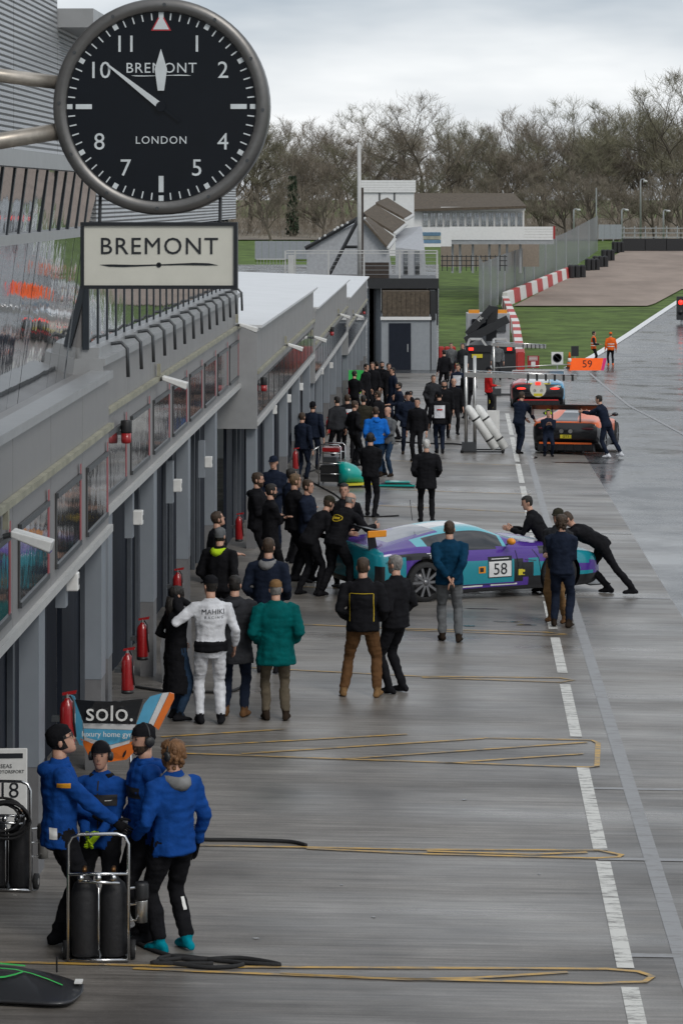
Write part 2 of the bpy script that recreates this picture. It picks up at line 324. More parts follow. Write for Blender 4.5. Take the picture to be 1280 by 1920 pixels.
for bi, b in enumerate(BL):
    n = round(b.len / (BAY / 2)) if bi < 2 else round(b.len / (BAY / 3)); pw = b.len / n; zm = b.zb + (1.12 if bi < 2 else .95)
    for i in range(n):
        u0, u1 = i * pw + .008, (i + 1) * pw - .008
        b.bx('panel', u0, u1, -.12, 0, zm + .006, b.zt - .08, 'panel_grey'); b.bx('panel', u0, u1, -.12, 0, b.zb + .08, zm - .006, 'panel_grey')
        if True:
            m0, m1, z0, z1 = (u0 + .3, u1 - .3, b.zb + .2, b.zb + .92) if bi < 2 else (u0 + .1, u1 - .1, b.zb + .16, b.zb + .82)
            f = b.bx('window', m0, m1, 0, .012, z0, z1, 'window_seal'); b.bx('pane', m0 + .03, m1 - .03, .004, .02, z0 + .03, z1 - .03, 'window_glass', f)
            if bi < 2:
                b.bx('frame', m0 + .01, m1 - .01, .012, .035, z1 - .05, z1, 'conduit', f); b.bx('frame', m0 + .01, m1 - .01, .012, .035, z0, z0 + .05, 'conduit', f)
                b.bx('poster_edge', m1 - .07, m1 + .03, .021, .024, z0 + .05, z1 + .1, 'poster_red', f)
    b.bx('core', 0.01, b.len - .01, -.6, -.125, b.zb + .02, b.zt - .05, 'panel_grey')
    b.bx('parapet_cap', 0, b.len, -.2, .05, b.zt - .08, b.zt, 'panel_light' if bi < 2 else 'trim_white'); b.bx('lower_trim', 0, b.len, -.14, .05, b.zb, b.zb + .08, 'trim_white')
    b.bx('gutter', .02, b.len - .02, .002, .06, zm + .03, zm + .09, 'gutter')
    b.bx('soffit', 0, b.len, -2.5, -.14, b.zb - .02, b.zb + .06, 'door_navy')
    b.bx('end_panel', -.06, 0, -.9, .03, b.zb - .05, b.zt, 'panel_light')
    nb = int(b.len / BAY) + 1; bw = BAY; off = {0: 1.75, 1: 1.05, 2: .35, 3: .3, 4: .3}[bi]
    for i in range(-1, nb + 1):
        u = off + i * bw; gz = b.gz(u)
        if 0 <= u <= b.len - .2:
            lo = gz + 1.0
            q = b.bx('pillar', max(0, u - .22), u + .22, -.19, -.01, lo, b.zb, 'pillar'); b.bx('plinth', max(0, u - .215), u + .215, -.19, -.014, gz - .3, lo, 'pillar_low', q)
        for fr_ in (.36, .56):
            uu = u + bw * fr_
            if .1 < uu < b.len - .1: b.bx('door_post', uu - .07, uu + .07, -.59, -.53, b.gz(uu) - .3, b.zb - .02, 'door_frame')
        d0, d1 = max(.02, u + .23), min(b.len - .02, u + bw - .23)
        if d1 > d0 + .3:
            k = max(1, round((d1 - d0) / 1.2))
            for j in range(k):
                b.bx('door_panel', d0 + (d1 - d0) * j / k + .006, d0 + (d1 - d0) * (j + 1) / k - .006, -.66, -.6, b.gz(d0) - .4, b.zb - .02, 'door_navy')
    if bi >= 2:      # sheet roof climbing away from the lane
        r0, r1 = b.zt - .02, b.zt + (.35 if bi == 2 else .3)
        ns = 5
        for j in range(ns):
            a, c = b.len * j / ns, b.len * (j + 1) / ns - .02
            mb = MB().hexa([(a, -.12, r0), (c, -.12, r0), (c, 9, r1), (a, 9, r1), (a, -.12, r0 + .05), (c, -.12, r0 + .05), (c, 9, r1 + .05), (a, 9, r1 + .05)])
            mb.build('roof_sheet', 'white_roof', b.e)
        b.bx('gable', b.len - .06, b.len, -9, -.6, b.gz(b.len) - .5, b.zt - .04, 'panel_light'); b.bx('gable', 0, .06, -9, -.6, b.zb, b.zt - .04, 'panel_light')
# upper storey of the two near blocks
b = BL[0]
def slab(par, name, u0, u1, pts, th, mat):     # pts (v,z) bottom and top; slab of thickness th behind
    (v0, z0), (v1, z1) = pts
    return MB().hexa([(u0, -v0 + th, z0), (u1, -v0 + th, z0), (u1, -v0, z0), (u0, -v0, z0), (u0, -v1 + th, z1), (u1, -v1 + th, z1), (u1, -v1, z1), (u0, -v1, z1)]).build(name, mat, par)
nP = int(b.len / .75); pw = b.len / nP
gv = lambda z: -.42 + (z - 3.7) * .13
for i in range(nP):
    for z0, z1 in ((3.7, 5.38), (5.47, 6.06)):
        slab(b.e, 'pane', i * pw + .009, (i + 1) * pw - .009, ((gv(z0) + random.uniform(-.006, .006), z0), (gv(z1) + random.uniform(-.004, .004), z1)), .03, 'glass_mirror')
    slab(b.e, 'mullion', i * pw - .03, i * pw + .03, ((gv(5.46) + .012, 5.46), (gv(6.07) + .012, 6.07)), .05, 'mullion')
    slab(b.e, 'mullion', i * pw - .007, i * pw + .007, ((gv(3.7) - .008, 3.7), (gv(5.38) - .008, 5.38)), .03, 'panel_light')
b.bx('transom', 0, b.len, gv(5.4) - .1, gv(5.4) + .06, 5.38, 5.47, 'panel_light'); b.bx('head_rail', 0, b.len, -.6, .06, 6.06, 6.2, 'panel_light')
ut = b.u_at(108)
for k, (a, c, z1) in enumerate([(0, ut - 6.06, 9.4), (ut - 6.04, ut - 3.03, 9.4), (ut - 3.01, ut, 9.4), (ut + .02, b.len, 7.42)]):
    b.bx('cladding_panel', a, c, -.5, 0, 6.2, 7.7 if z1 > 8 else z1, 'cladding')
    if z1 > 8: b.bx('cladding_panel', a, c, -.5, 0, 7.715, z1, 'cladding')
b.bx('upper_core', 0, b.len, -6, -.62, 3.6, 7.3, 'panel_grey'); b.bx('tower_core', 0, ut, -6, -.51, 7.3, 9.4, 'panel_grey')
b.bx('eaves', ut + .02, b.len, -.5, .34, 7.42, 7.6, 'panel_light')
b = BL[1]; nP = 24; pw = b.len / nP
for i in range(nP):
    b.bx('pane', i * pw + .04, (i + 1) * pw - .04, -.2, -.14, 4.12, 5.36, 'glass_mirror'); b.bx('mullion', i * pw - .03, i * pw + .03, -.2, -.128, 4.1, 5.4, 'mullion')
    if i % 2 == 0: b.bx('cladding_panel', i * pw + .006, (i + 2) * pw - .006, -.2, -.05, 5.4, 7.42, 'cladding')
b.bx('sill', 0, b.len, -.3, -.02, 4.0, 4.12, 'panel_light'); b.bx('upper_core', 0, b.len, -6, -.21, 3.6, 7.4, 'panel_grey'); b.bx('eaves', 0, b.len, -.5, .34, 7.42, 7.6, 'panel_light')
for k in range(14):
    u = 1.2 + k * 1.5
    if u < b.len: tag(MB().tube([b.w(u, -.12, 4.02), b.w(u, -.05, 4.1), b.w(u, .1, 4.12), b.w(u, .17, 4.05), b.w(u, .18, 3.72)], .022, 8).build('bent_conduit', 'conduit', smooth=True),
        'dark bent conduit hooked over the grey parapet edge', 'conduit', 'bent conduits along the parapet')
# floodlights, beacons, junction boxes, extinguishers on the facade
def on(bi, px): return BL[bi].u_at(px)
def flood(bi, px, py, label, s=1):
    b = BL[bi]; u = on(bi, px); p = b.w(u, .02, 0); z = CZ - (py - HY) / F * p.y
    t = thing('floodlight', label, 'floodlight', (p.x, p.y, z), b.ang, 'floodlights along the garages'); t.scale = (.78,) * 3
    MB().hexa([(-.14, -.5, -.13), (.14, -.5, -.13), (.16, -.1, .03), (-.16, -.1, .03), (-.14, -.53, -.02), (.14, -.53, -.02), (.16, -.1, .1), (-.16, -.1, .1)]).build('housing', 'plastic_white', t, bevel=.012)
    MB().hexa([(-.12, -.5, -.145), (.12, -.5, -.145), (.13, -.14, .012), (-.13, -.14, .012), (-.12, -.5, -.132), (.12, -.5, -.132), (.13, -.14, .024), (-.13, -.14, .024)]).build('lens', 'window_glass', t)
    MB().tube([(0, 0, .02), (0, -.12, .05)], .03).build('bracket', 'conduit', t); MB().box(-.05, .05, -.06, 0, .1, .3).build('junction_box', 'gutter', t)
for a in ((0, 2, 1010, 'large white floodlight low on the near garage fascia'), (1, 292, 715, 'white floodlight over the first small fascia windows by the conduits'), (1, 440, 613, 'white floodlight near the far end of the conduit parapet'),
          (2, 532, 650, 'white floodlight midway along the first white roofed garage'), (2, 582, 635, 'white floodlight at the far end of the first white roofed garage'),
          (3, 632, 592, 'white floodlight on the middle white roofed garage'), (4, 660, 592, 'white floodlight on the lowest white roofed garage')): flood(*a)
def beacon(bi, px, py, label):
    b = BL[bi]; u = on(bi, px); p = b.w(u, .1, 0); z = CZ - (py - HY) / F * p.y
    t = thing('warning_beacon', label, 'beacon', (p.x, p.y, z), 0, 'beacons on the fascia')
    MB().lathe([(.06, 0), (.065, .02), (.065, .14), (.06, .15)], n=14).build('cap', 'plastic_black', t, True); MB().lathe([(.05, -.12), (.06, -.1), (.06, 0)], n=14).build('lens', 'red', t, True)
    MB().box(-.12, 0, -.02, .02, -.02, .03).build('bracket', 'conduit', t)
for a in ((1, 221, 812, 'black and red beacon beside the panelled corner of the near garage'), (2, 485, 722, 'black and red beacon at the corner of the first white roofed garage'), (3, 616, 622, 'red beacon on the middle white roofed garage'), (4, 678, 584, 'red beacon on the lowest white roofed garage')): beacon(*a)
names = ['first', 'second', 'third', 'fourth', 'fifth', 'sixth', 'seventh', 'eighth', 'ninth']
for k, (bi, px, py) in enumerate(((0, 135, 1090), (1, 258, 970), (1, 332, 910), (1, 390, 866), (2, 513, 768), (2, 540, 747), (2, 563, 725), (3, 602, 696), (3, 620, 685))):
    b = BL[bi]; u = on(bi, px); p = b.w(u, -.05, 0); z = CZ - (py - HY) / F * p.y
    t = thing('junction_box', 'small white junction box, %s from the clock along the garage pillars' % names[k], 'junction box', (p.x, p.y, z), b.ang)
    MB().box(-.07, .07, -.12, 0, -.09, .09).build('cover', 'plastic_white', t, bevel=.012); MB().box(-.1, .1, 0, .1, -.25, .35).build('mount_plate', 'pillar', t); MB().box(-.02, .02, -.125, -.12, -.03, .03).build('latch', 'conduit', t)
M('label_white', (.7, .7, .68), .5)
def extinguisher(bi, px, pyb, label, v=.16):
    b = BL[bi]; u = on(bi, px); p = b.w(u, v, 0); z = CZ - (pyb - HY) / F * p.y
    t = thing('fire_extinguisher', label, 'extinguisher', (p.x, p.y, z), b.ang, 'fire extinguishers on the garage pillars'); t.scale = (.8,) * 3
    MB().lathe([(.08, 0), (.09, .01), (.09, .05)], n=18).build('foot_ring', 'plastic_black', t, True)
    MB().lathe([(.088, .05), (.09, .06), (.09, .45), (.075, .51), (.035, .55), (.03, .57)], n=18).build('cylinder', 'red', t, True)
    MB().tube([(0, 0, .56), (0, 0, .62)], .022).build('valve', 'steel', t); MB().hexa([(-.02, -.1, .62), (.02, -.1, .62), (.02, .06, .6), (-.02, .06, .6), (-.02, -.11, .66), (.02, -.11, .66), (.02, .06, .63), (-.02, .06, .63)]).build('handle', 'red', t)
    MB().tube([(-.03, -.03, .6), (-.08, -.08, .55), (-.07, -.085, .3), (-.03, -.1, .12)], .012, 6).build('hose', 'plastic_black', t, True)
    mb = MB()
    for k in range(4):
        a0, a1 = R(-125 + k * 22), R(-103 + k * 22); r = .0915
        mb.add([(r * math.cos(a0), r * math.sin(a0), .25), (r * math.cos(a1), r * math.sin(a1), .25), (r * math.cos(a1), r * math.sin(a1), .39), (r * math.cos(a0), r * math.sin(a0), .39)], [(0, 1, 2, 3)])
    mb.build('instruction_label', 'label_white', t); MB().box(-.06, .06, .085, v + .02, .3, .36).build('wall_bracket', 'conduit', t)
for a in ((0, 95, 1400, 'red extinguisher behind the man in black beanie and glasses'), (0, 213, 1300, 'red extinguisher just behind the blue and orange solo bodywork'), (1, 243, 1237, 'red extinguisher on pillar next to the leaning dark panel'),
          (1, 312, 1135, 'red extinguisher above the woman in the long black coat'), (1, 380, 1080, 'red extinguisher beside the neon yellow hood'), (1, 432, 1015, 'red extinguisher behind the seated brown haired man'), (2, 541, 882, 'red extinguisher beside the man in navy cap'), (3, 605, 815, 'red extinguisher near the two navy jackets, first of a pair'), (3, 621, 800, 'red extinguisher near the two navy jackets, second of a pair'), (4, 648, 742, 'red extinguisher beneath the green flag'), (4, 660, 735, 'red extinguisher beside the yellow board')): extinguisher(*a)
# ------------------------------------------------------------------ clock and sign
M('dial', (.005, .007, .011), .12, var=.1, spec=.18); M('numeral', (.62, .66, .68), .5); M('bezel', (.17, .165, .16), .38, .75, var=.12, scale=3); M('sign_cream', (.62, .61, .54), .5, var=.04); M('sign_black', (.01, .012, .016), .4)
M('stain_pole', (.42, .38, .33), .4, .6, var=.35, scale=6); M('warn_red', (.45, .03, .04), .4)
YC = 20.0; S = F / YC; cc = P3(303, 200, YC); rO = 203 / S
ck = thing('wall_clock', 'large round black dial clock on poles hanging from the pit building', 'clock', cc, R(-2))
MB().lathe([(rO * .93, .16), (rO, .14), (rO, -.02), (rO * .985, -.05), (rO * .885, -.05), (rO * .875, -.03), (rO * .875, 0)], axis='Y', n=72).build('case', 'bezel', ck, True)
MB().lathe([(rO * .90, .17), (rO * .93, .16)], axis='Y', n=48).build('back_cover', 'dial', ck)
MB().lathe([(rO * .876, -.018), (rO * .876, -.012)], axis='Y', n=72).build('dial', 'dial', ck)
yd = -.021
def bar(name, ang, r0, r1, w0, mat='numeral', w1=None, y=yd):
    a = R(ang); d = Vector((math.sin(a), 0, math.cos(a))); n = Vector((d.z, 0, -d.x)); w1 = w1 or w0
    p = [d * r0 - n * w0 / 2, d * r0 + n * w0 / 2, d * r1 + n * w1 / 2, d * r1 - n * w1 / 2]
    return MB().hexa([Vector((q.x, y, q.z)) for q in p] + [Vector((q.x, y - .004, q.z)) for q in p]).build(name, mat, ck)
for i in range(60):
    if i % 5: bar('minute_mark', i * 6, rO * .80, rO * .865, .009)
    else: bar('hour_mark', i * 6, rO * .82, rO * .87, .034)
for a in (90, 180, 270): bar('hour_bar', a, rO * .64, rO * .79, .034)
for h, s in ((1, '1'), (2, '2'), (4, '4'), (5, '5'), (7, '7'), (8, '8'), (10, '10'), (11, '11')):
    a = R(h * 30); text('numeral', s, .165, 'numeral', ck, (math.sin(a) * rO * .66, yd, math.cos(a) * rO * .66), depth=.002)
text('lettering', 'BREMONT', .10, 'numeral', ck, (0, yd, .265), depth=.002, spacing=1.1); text('lettering', 'LONDON', .075, 'numeral', ck, (0, yd, -.235), depth=.002, spacing=1.15)
MB().prism([(-.07, .70 * rO), (.07, .70 * rO), (0, .70 * rO + .13)], yd - .003, yd).build('triangle_border', 'warn_red', ck)
MB().prism([(-.055, .70 * rO + .009), (.055, .70 * rO + .009), (0, .70 * rO + .112)], yd - .006, yd - .0035).build('triangle', 'numeral', ck)
def swoosh(par, w, zc, h, mat, y):
    for s in (-1, 1):
        pts = [(s * x, zc + s * z) for x, z in ((.017, h * .15), (w * .3, h * .32), (w * .6, h * .5), (w * .85, h * .4), (w, -h * .05), (w * .8, -h * .12), (w * .4, -h * .02), (.017, -h * .12))]
        MB().prism(pts, y - .003, y).build('propeller_blade', mat, par)
    MB().lathe([(.018, y), (.018, y - .004), (.011, y - .004), (.011, y)], (0, 0, zc), 'Y', 16).build('propeller_hub', mat, par)
swoosh(ck, .21, .215, .012, 'numeral', yd)
bar('minute_hand', 308, .02, rO * .63, .045, w1=.012, y=yd - .01); bar('minute_hand_tail', 128, .0, rO * .22, .02, 'dial', y=yd - .01)
MB().prism([(-.022, .11), (.022, .11), (.043, .26), (0, .40), (-.043, .26)], yd - .02, yd - .015).build('hour_hand', 'numeral', ck)
MB().lathe([(.035, yd), (.035, yd - .024)], axis='Y', n=18).build('centre_cap', 'dial', ck)
for k in range(12):
    a = R(k * 30 + 2); MB().lathe([(.013, -.048), (.013, -.058)], (math.sin(a) * rO * .94, 0, math.cos(a) * rO * .94), 'Y', 8).build('bolt', 'conduit', ck)
bw = BL[0]
for z0, z1, r in ((.17, .30, .05), (-.17, -.36, .06)):
    a = Vector((-rO * .96, .04, z0)); t = MB().tube([a, a + Vector((-.5, -.1, (z1 - z0) * .45)), a + Vector((-1.25, -.3, (z1 - z0)))], r, 12).build('support_pole', 'stain_pole', ck, True)
sgc = P3(299, 479, YC); W2, H2 = 147 / S, 62.5 / S
sg = thing('hanging_sign', 'cream rectangular BREMONT sign in black frame hung below the clock', 'sign', sgc, R(-2))
MB().box(-W2 + .02, W2 - .02, -.03, .03, -H2 + .02, H2 - .02).build('panel', 'sign_cream', sg)
for a in ((-W2, W2, H2 - .025, H2), (-W2, W2, -H2, -H2 + .025), (-W2, -W2 + .025, -H2 + .026, H2 - .026), (W2 - .025, W2, -H2 + .026, H2 - .026)):
    MB().box(a[0], a[1], -.045, .045, a[2], a[3]).build('frame', 'sign_black', sg)
text('lettering', 'BREMONT', .165, 'sign_black', sg, (0, -.032, .06), depth=.003, spacing=1.12); swoosh(sg, .41, -.065, .03, 'sign_black', -.031)
for x in (187, 413): MB().tube([((x - 299) / S, 0, H2), ((x - 299) / S, .05, H2 + .3)], .012, 8).build('hanger_rod', 'sign_black', sg)
# ------------------------------------------------------------------ background buildings
M('brick_pale', (.36, .37, .39), .8, var=.15, scale=6); M('tile_brown', (.09, .07, .05), .85, var=.4, scale=6, bump=.6, bscale=8); M('white_board', (.7, .7, .69), .6, var=.06); M('timber_dark', (.05, .038, .032), .8, var=.2)
M('khaki_wall', (.24, .2, .16), .8); M('black_metal', (.02, .021, .023), .5); M('wall_grey', (.27, .29, .31), .7, var=.08); M('tarp_blue', (.08, .16, .24), .5); M('galv', (.36, .37, .38), .45, .5)
def wbox(par, name, x0, x1, y0, y1, Y, dep, mat):    # a box whose front covers photo pixels at depth Y (local to par)
    a, b = P3(x0, y1, Y), P3(x1, y0, Y); o = par.location
    return MB().box(a.x - o.x, b.x - o.x, Y - o.y, Y + dep - o.y, a.z - o.z, b.z - o.z).build(name, mat, par)
Y = 141; t = thing('service_hut', 'small grey hut with brown tiled mansard and dark double door', 'hut', P3(768, 697, Y))
wbox(t, 'wall', 715, 806, 590, 705, Y, 5, 'wall_grey'); wbox(t, 'side_wall', 808, 818, 590, 705, Y + .4, 4.5, 'wall_grey')
dr = wbox(t, 'door', 729, 770, 606, 694, Y - .06, .05, 'door_navy'); wbox(t, 'handle', 763, 765, 645, 660, Y - .1, .03, 'galv', ); wbox(t, 'fascia_board', 713, 808, 594, 600, Y - .12, .1, 'white_board')
for j in range(7):
    for i in range(10):
        wbox(t, 'tile', 717 + i * 8.8, 717 + (i + 1) * 8.8 - .5, 547 + j * 6.6, 547 + j * 6.6 + 6.9, Y - .1 + (6 - j) * .05 + (i % 2) * .01, .04, 'tile_brown')
wbox(t, 'gable_side', 806, 816, 545, 600, Y + .3, 4, 'black_metal'); wbox(t, 'mansard_core', 717, 805, 546, 593, Y + .3, 4.6, 'tile_brown')
Y = 143; t = thing('viewing_deck', 'raised timber deck with pale metal railing above the tiled hut', 'deck', P3(680, 535, Y))
wbox(t, 'floor', 528, 690, 521, 526, Y, 6, 'timber_dark'); wbox(t, 'floor', 690.5, 822, 522, 541, Y, 6, 'black_metal'); wbox(t, 'privacy_board', 684, 729, 492, 522, Y + .3, .1, 'timber_dark')
for x in (535, 553, 616, 682, 749, 819): wbox(t, 'post', x - 1.5, x + 1.5, 470, 524, Y + .05, .08, 'trim_white')
for y0 in (469, 474): wbox(t, 'rail', 537, 820, y0, y0 + 1.8, Y + .03, .06, 'trim_white')
for k in range(5): wbox(t, 'wire', 553, 819, 482 + k * 8, 482.6 + k * 8, Y + .06, .02, 'galv')
wbox(t, 'support', 812, 821, 541, 610, Y + 1, .3, 'black_metal'); wbox(t, 'support', 692, 700, 541, 690, Y + 1, .3, 'black_metal')
for k in range(9): wbox(t, 'stair_baluster', 482 + k * 6, 483 + k * 6, 487 - k * .4, 532, Y + .05, .04, 'galv')
wbox(t, 'stair_rail', 480, 536, 485, 487, Y, .06, 'trim_white'); wbox(t, 'access_ladder', 540, 551, 478, 520, Y - .1, .03, 'trim_white')
Y = 160; t = thing('gabled_clubhouse', 'pale brick gabled building with three stepped brown tile roofs', 'building', P3(690, 540, Y))
o = t.location
def pt(x, y, yy): q = P3(x, y, yy); return q - o
def roofslab(name, pts, th, mat):     # four photo corners with depths
    v = [pt(*p) for p in pts]; MB().hexa([q - Vector((0, 0, th)) for q in v] + v).build(name, mat, t)
mbx = MB(); pr = [pt(575, 545, Y), pt(575, 463, Y), pt(684, 410, Y), pt(728, 462, Y), pt(740, 545, Y)]
dv = Vector((0, 12, 0)); mbx.add(pr + [p + dv for p in pr], [(4, 3, 2, 1, 0), (5, 6, 7, 8, 9)] + [(j, (j + 1) % 5, 5 + (j + 1) % 5, 5 + j) for j in range(5)]); mbx.build('brick_wall', 'brick_pale', t)
MB().tube([pt(572, 466, Y - .2), pt(684, 402, Y - .2)], .12, 6).build('verge', 'black_metal', t)
for k, (a, b_, c, d) in enumerate((((682, 412), (690, 406), (738, 443), (725, 461)), ((680, 399), (703, 383), (759, 416), (737, 434)), ((704, 379), (726, 370), (772, 399), (757, 408)))):
    y0 = Y - .4 + k * 4.5; roofslab('tile_roof', [(a[0], a[1], y0), (d[0], d[1], y0), (c[0], c[1], y0 + 4.4), (b_[0], b_[1], y0 + 4.4)], .15, 'tile_brown'); roofslab('gutter', [(d[0], d[1] + 2, y0 - .05), (d[0] + 5, d[1] + 4, y0 - .05), (c[0] + 5, c[1] + 4, y0 + 4.4), (c[0], c[1] + 2, y0 + 4.4)], .1, 'trim_white')
v = [pt(741, 545, Y), pt(741, 455, Y), pt(782, 402, Y + 13), pt(800, 470, Y + 13), pt(800, 545, Y + 6)]; MB().hexa([pt(741, 545, Y), pt(800, 545, Y), pt(800, 545, Y + 13), pt(741, 545, Y + 13), pt(741, 464, Y), pt(796, 470, Y), pt(790, 424, Y + 13), pt(741, 430, Y + 13)]).build('side_wing', 'brick_pale', t)
for x, y in ((628, 432), (633, 428), (642, 424), (652, 419), (600, 449), (610, 443)): MB().ball(pt(x, y, Y - .2), .12, 8).build('gull_spike', 'trim_white', t)
wbox(t, 'window', 757, 764, 470, 520, Y - .1, .05, 'window_glass'); wbox(t, 'window', 778, 786, 470, 520, Y - .1, .05, 'window_glass')
tag(MB().tube([P3(674, 540, 146), P3(673, 268, 146)], [.12, .09], 10).build('flag_pole', 'trim_white', smooth=True), 'tall white bare flag pole rising above the deck', 'pole')
t2 = thing('timber_mast', 'dark timber mast with diagonal brace standing behind the deck', 'mast', P3(677, 530, 147)); o2 = t2.location
MB().tube([P3(677, 530, 147) - o2, P3(677, 352, 147) - o2], .12, 8).build('upright', 'timber_dark', t2); MB().tube([P3(610, 528, 147) - o2, P3(671, 412, 147) - o2], .1, 6).build('brace', 'black_metal', t2); MB().tube([P3(645, 463, 147) - o2, P3(677, 463, 147) - o2], .08, 6).build('tie', 'black_metal', t2)
Y = 205; t = thing('white_tower', 'white boarded control box above the tiled roofs', 'tower', P3(727, 480, Y))
for k in range(5): wbox(t, 'board', 675, 779, 338 + k * 4.6, 338 + k * 4.6 + 4.3, Y - .15, .3, 'white_board')
wbox(t, 'wall', 680, 776, 361, 480, Y, 4, 'white_board')
for x in (710, 738): wbox(t, 'window_slot', x, x + 2.5, 362, 376, Y - .05, .06, 'black_metal')
Y = 235; t = thing('long_pavilion', 'long low pavilion with brown roof and row of white framed windows', 'building', P3(880, 450, Y)); o = t.location
roofslab('roof', [(772, 392, Y - .5), (986, 386, Y - .5), (962, 362, Y + 5), (776, 362, Y + 5)], .2, 'tile_brown'); wbox(t, 'wall', 776, 982, 390, 452, Y + .3, 5, 'white_board')
for i in range(14):
    x0 = 792 + i * 13.6; f = wbox(t, 'window', x0, x0 + 11, 398, 424, Y + .22, .06, 'trim_white'); wbox(t, 'pane', x0 + 1.4, x0 + 5, 400, 423, Y + .18, .03, 'window_glass'); wbox(t, 'pane', x0 + 6, x0 + 9.6, 400, 423, Y + .18, .03, 'window_glass')
wbox(t, 'fascia', 826, 984, 388, 395, Y - .2, .2, 'white_board')
Y = 222; t = thing('white_balcony', 'white boarded viewing balcony on grey posts before the pavilion', 'balcony', P3(935, 500, Y))
for k in range(5): wbox(t, 'board', 842, 1036, 425 + k * 5, 429.6 + k * 5, Y, .12, 'white_board')
wbox(t, 'red_end', 1036, 1040, 424, 448, Y, .12, 'red'); wbox(t, 'deck', 832, 1038, 450, 458, Y + .1, 6, 'galv')
for x in (848, 862, 886, 917, 936, 950, 975): wbox(t, 'post', x - 2, x + 2, 458, 512, Y + 1, .3, 'galv')
wbox(t, 'end_board', 826, 846, 428, 462, Y - 1, .12, 'white_board')
t = thing('lane_end_wall', 'plain grey wall closing the gap beside the tiled hut', 'wall', P3(703, 697, 144)); wbox(t, 'panel', 688, 714, 541, 705, 144, .3, 'wall_grey'); wbox(t, 'drain_pipe', 700, 703, 541, 700, 143.9, .08, 'black_metal')
t = thing('dark_railing', 'dark post and rail fence under the white balcony', 'fence', P3(900, 505, 214))
for k in range(14): wbox(t, 'post', 828 + k * 9, 829.5 + k * 9, 478, 508, 214, .1, 'black_metal')
for yy in (480, 488, 497): wbox(t, 'rail', 826, 950, yy, yy + 1.5, 213.9, .08, 'black_metal')
t = thing('rear_bank_wall', 'beige rendered wall behind the balcony posts', 'wall', P3(900, 490, 232)); wbox(t, 'panel', 826, 1010, 452, 500, 232, .3, 'khaki_wall')
t = thing('stored_tarps', 'stack of yellow and blue tarpaulin covered goods beside the tiled roofs', 'tarpaulin', P3(790, 470, 200))
for k, m in enumerate(('tarp_blue', 'gutter', 'tarp_blue', 'white_board')): wbox(t, 'cover', 757 + k * 3, 826, 436 + k * 7, 442 + k * 7, 200 - k, 3, m)
# fence, barrier blocks, tyre walls
M('barrier_red', (.42, .03, .025), .6, var=.15); M('barrier_white', (.66, .65, .62), .6, var=.1); M('tyre', (.022, .022, .024), .75, var=.3, scale=8, bump=.5, bscale=12); M('mesh_fence', (.22, .235, .245), .6, .3)
def meshmat():
    m = MATS['mesh_fence']; t = m.node_tree; p = t.nodes['Principled BSDF']; tc = t.nodes.new('ShaderNodeTexCoord'); br = t.nodes.new('ShaderNodeTexBrick')
    br.inputs['Scale'].default_value = 5; br.inputs['Mortar Size'].default_value = .02; br.offset = 0; br.inputs['Color1'].default_value = br.inputs['Color2'].default_value = (.62, .62, .62, 1); br.inputs['Mortar'].default_value = (1, 1, 1, 1)
    sp = t.nodes.new('ShaderNodeSeparateXYZ'); cb = t.nodes.new('ShaderNodeCombineXYZ'); t.links.new(tc.outputs['Object'], sp.inputs[0]); t.links.new(sp.outputs[1], cb.inputs[0]); t.links.new(sp.outputs[2], cb.inputs[1])
    t.links.new(cb.outputs[0], br.inputs[0]); t.links.new(br.outputs[0], p.inputs['Alpha'])
meshmat()
fa = [(905, 585, 492), (945, 566, 476), (1000, 540, 458), (1060, 510, 436), (1120, 470, 404)]     # base and top rows of the catch fence
fpts = []
for x, yb, ytp in fa:
    q = G(x, yb); fpts.append((q, Vector((q.x, q.y, CZ - (ytp - HY) / F * q.y))))
t = thing('catch_fence', 'tall grey mesh catch fence running behind the red and white blocks', 'fence', fpts[0][0]); o = t.location
for (a, ta), (b_, tb) in zip(fpts[:-1], fpts[1:]):
    for k in range(3):
        p, q = a.lerp(b_, k / 3), a.lerp(b_, (k + 1) / 3); tp, tq = ta.lerp(tb, k / 3), ta.lerp(tb, (k + 1) / 3)
        MB().add([p - o, q - o, tq - o, tp - o], [(0, 1, 2, 3)]).build('mesh_panel', 'mesh_fence', t); MB().tube([p - o, tp - o], .06, 6).build('post', 'galv', t)
side = P3(897, 478, fpts[0][0].y - 6); MB().add([fpts[0][0] - o, Vector((side.x, side.y, g(side.x, side.y))) - o, side - o, fpts[0][1] - o], [(0, 1, 2, 3)]).build('mesh_panel', 'mesh_fence', t)
bl = [G(946, 572), G(1065, 520)]; nb = 12
for k in range(nb):
    p, q = bl[0].lerp(bl[1], k / nb), bl[0].lerp(bl[1], (k + 1) / nb); d = (q - p); hgt = .95
    ob = MB(); nrm = Vector((-d.y, d.x, 0)).normalized() * .3; p1 = p + d * .97; o = Vector((p.x, p.y, g(p.x, p.y)))
    z0, z1 = Vector((0, 0, -.2)), Vector((0, 0, hgt)); n2 = nrm * .6
    ob.hexa([p - o - nrm + z0, p1 - o - nrm + z0, p1 - o + nrm + z0, p - o + nrm + z0, p - o - n2 + z1, p1 - o - n2 + z1, p1 - o + n2 + z1, p - o + n2 + z1])
    ob = ob.build('barrier_block', 'barrier_red' if k % 2 else 'barrier_white', bevel=.04); ob.location = o
    tag(ob, ('red' if k % 2 else 'white') + ' painted concrete block in the line below the catch fence', 'barrier', 'red and white barrier blocks')
ka = [G(975, 690), G(966, 625), G(946, 574)]
i = 0
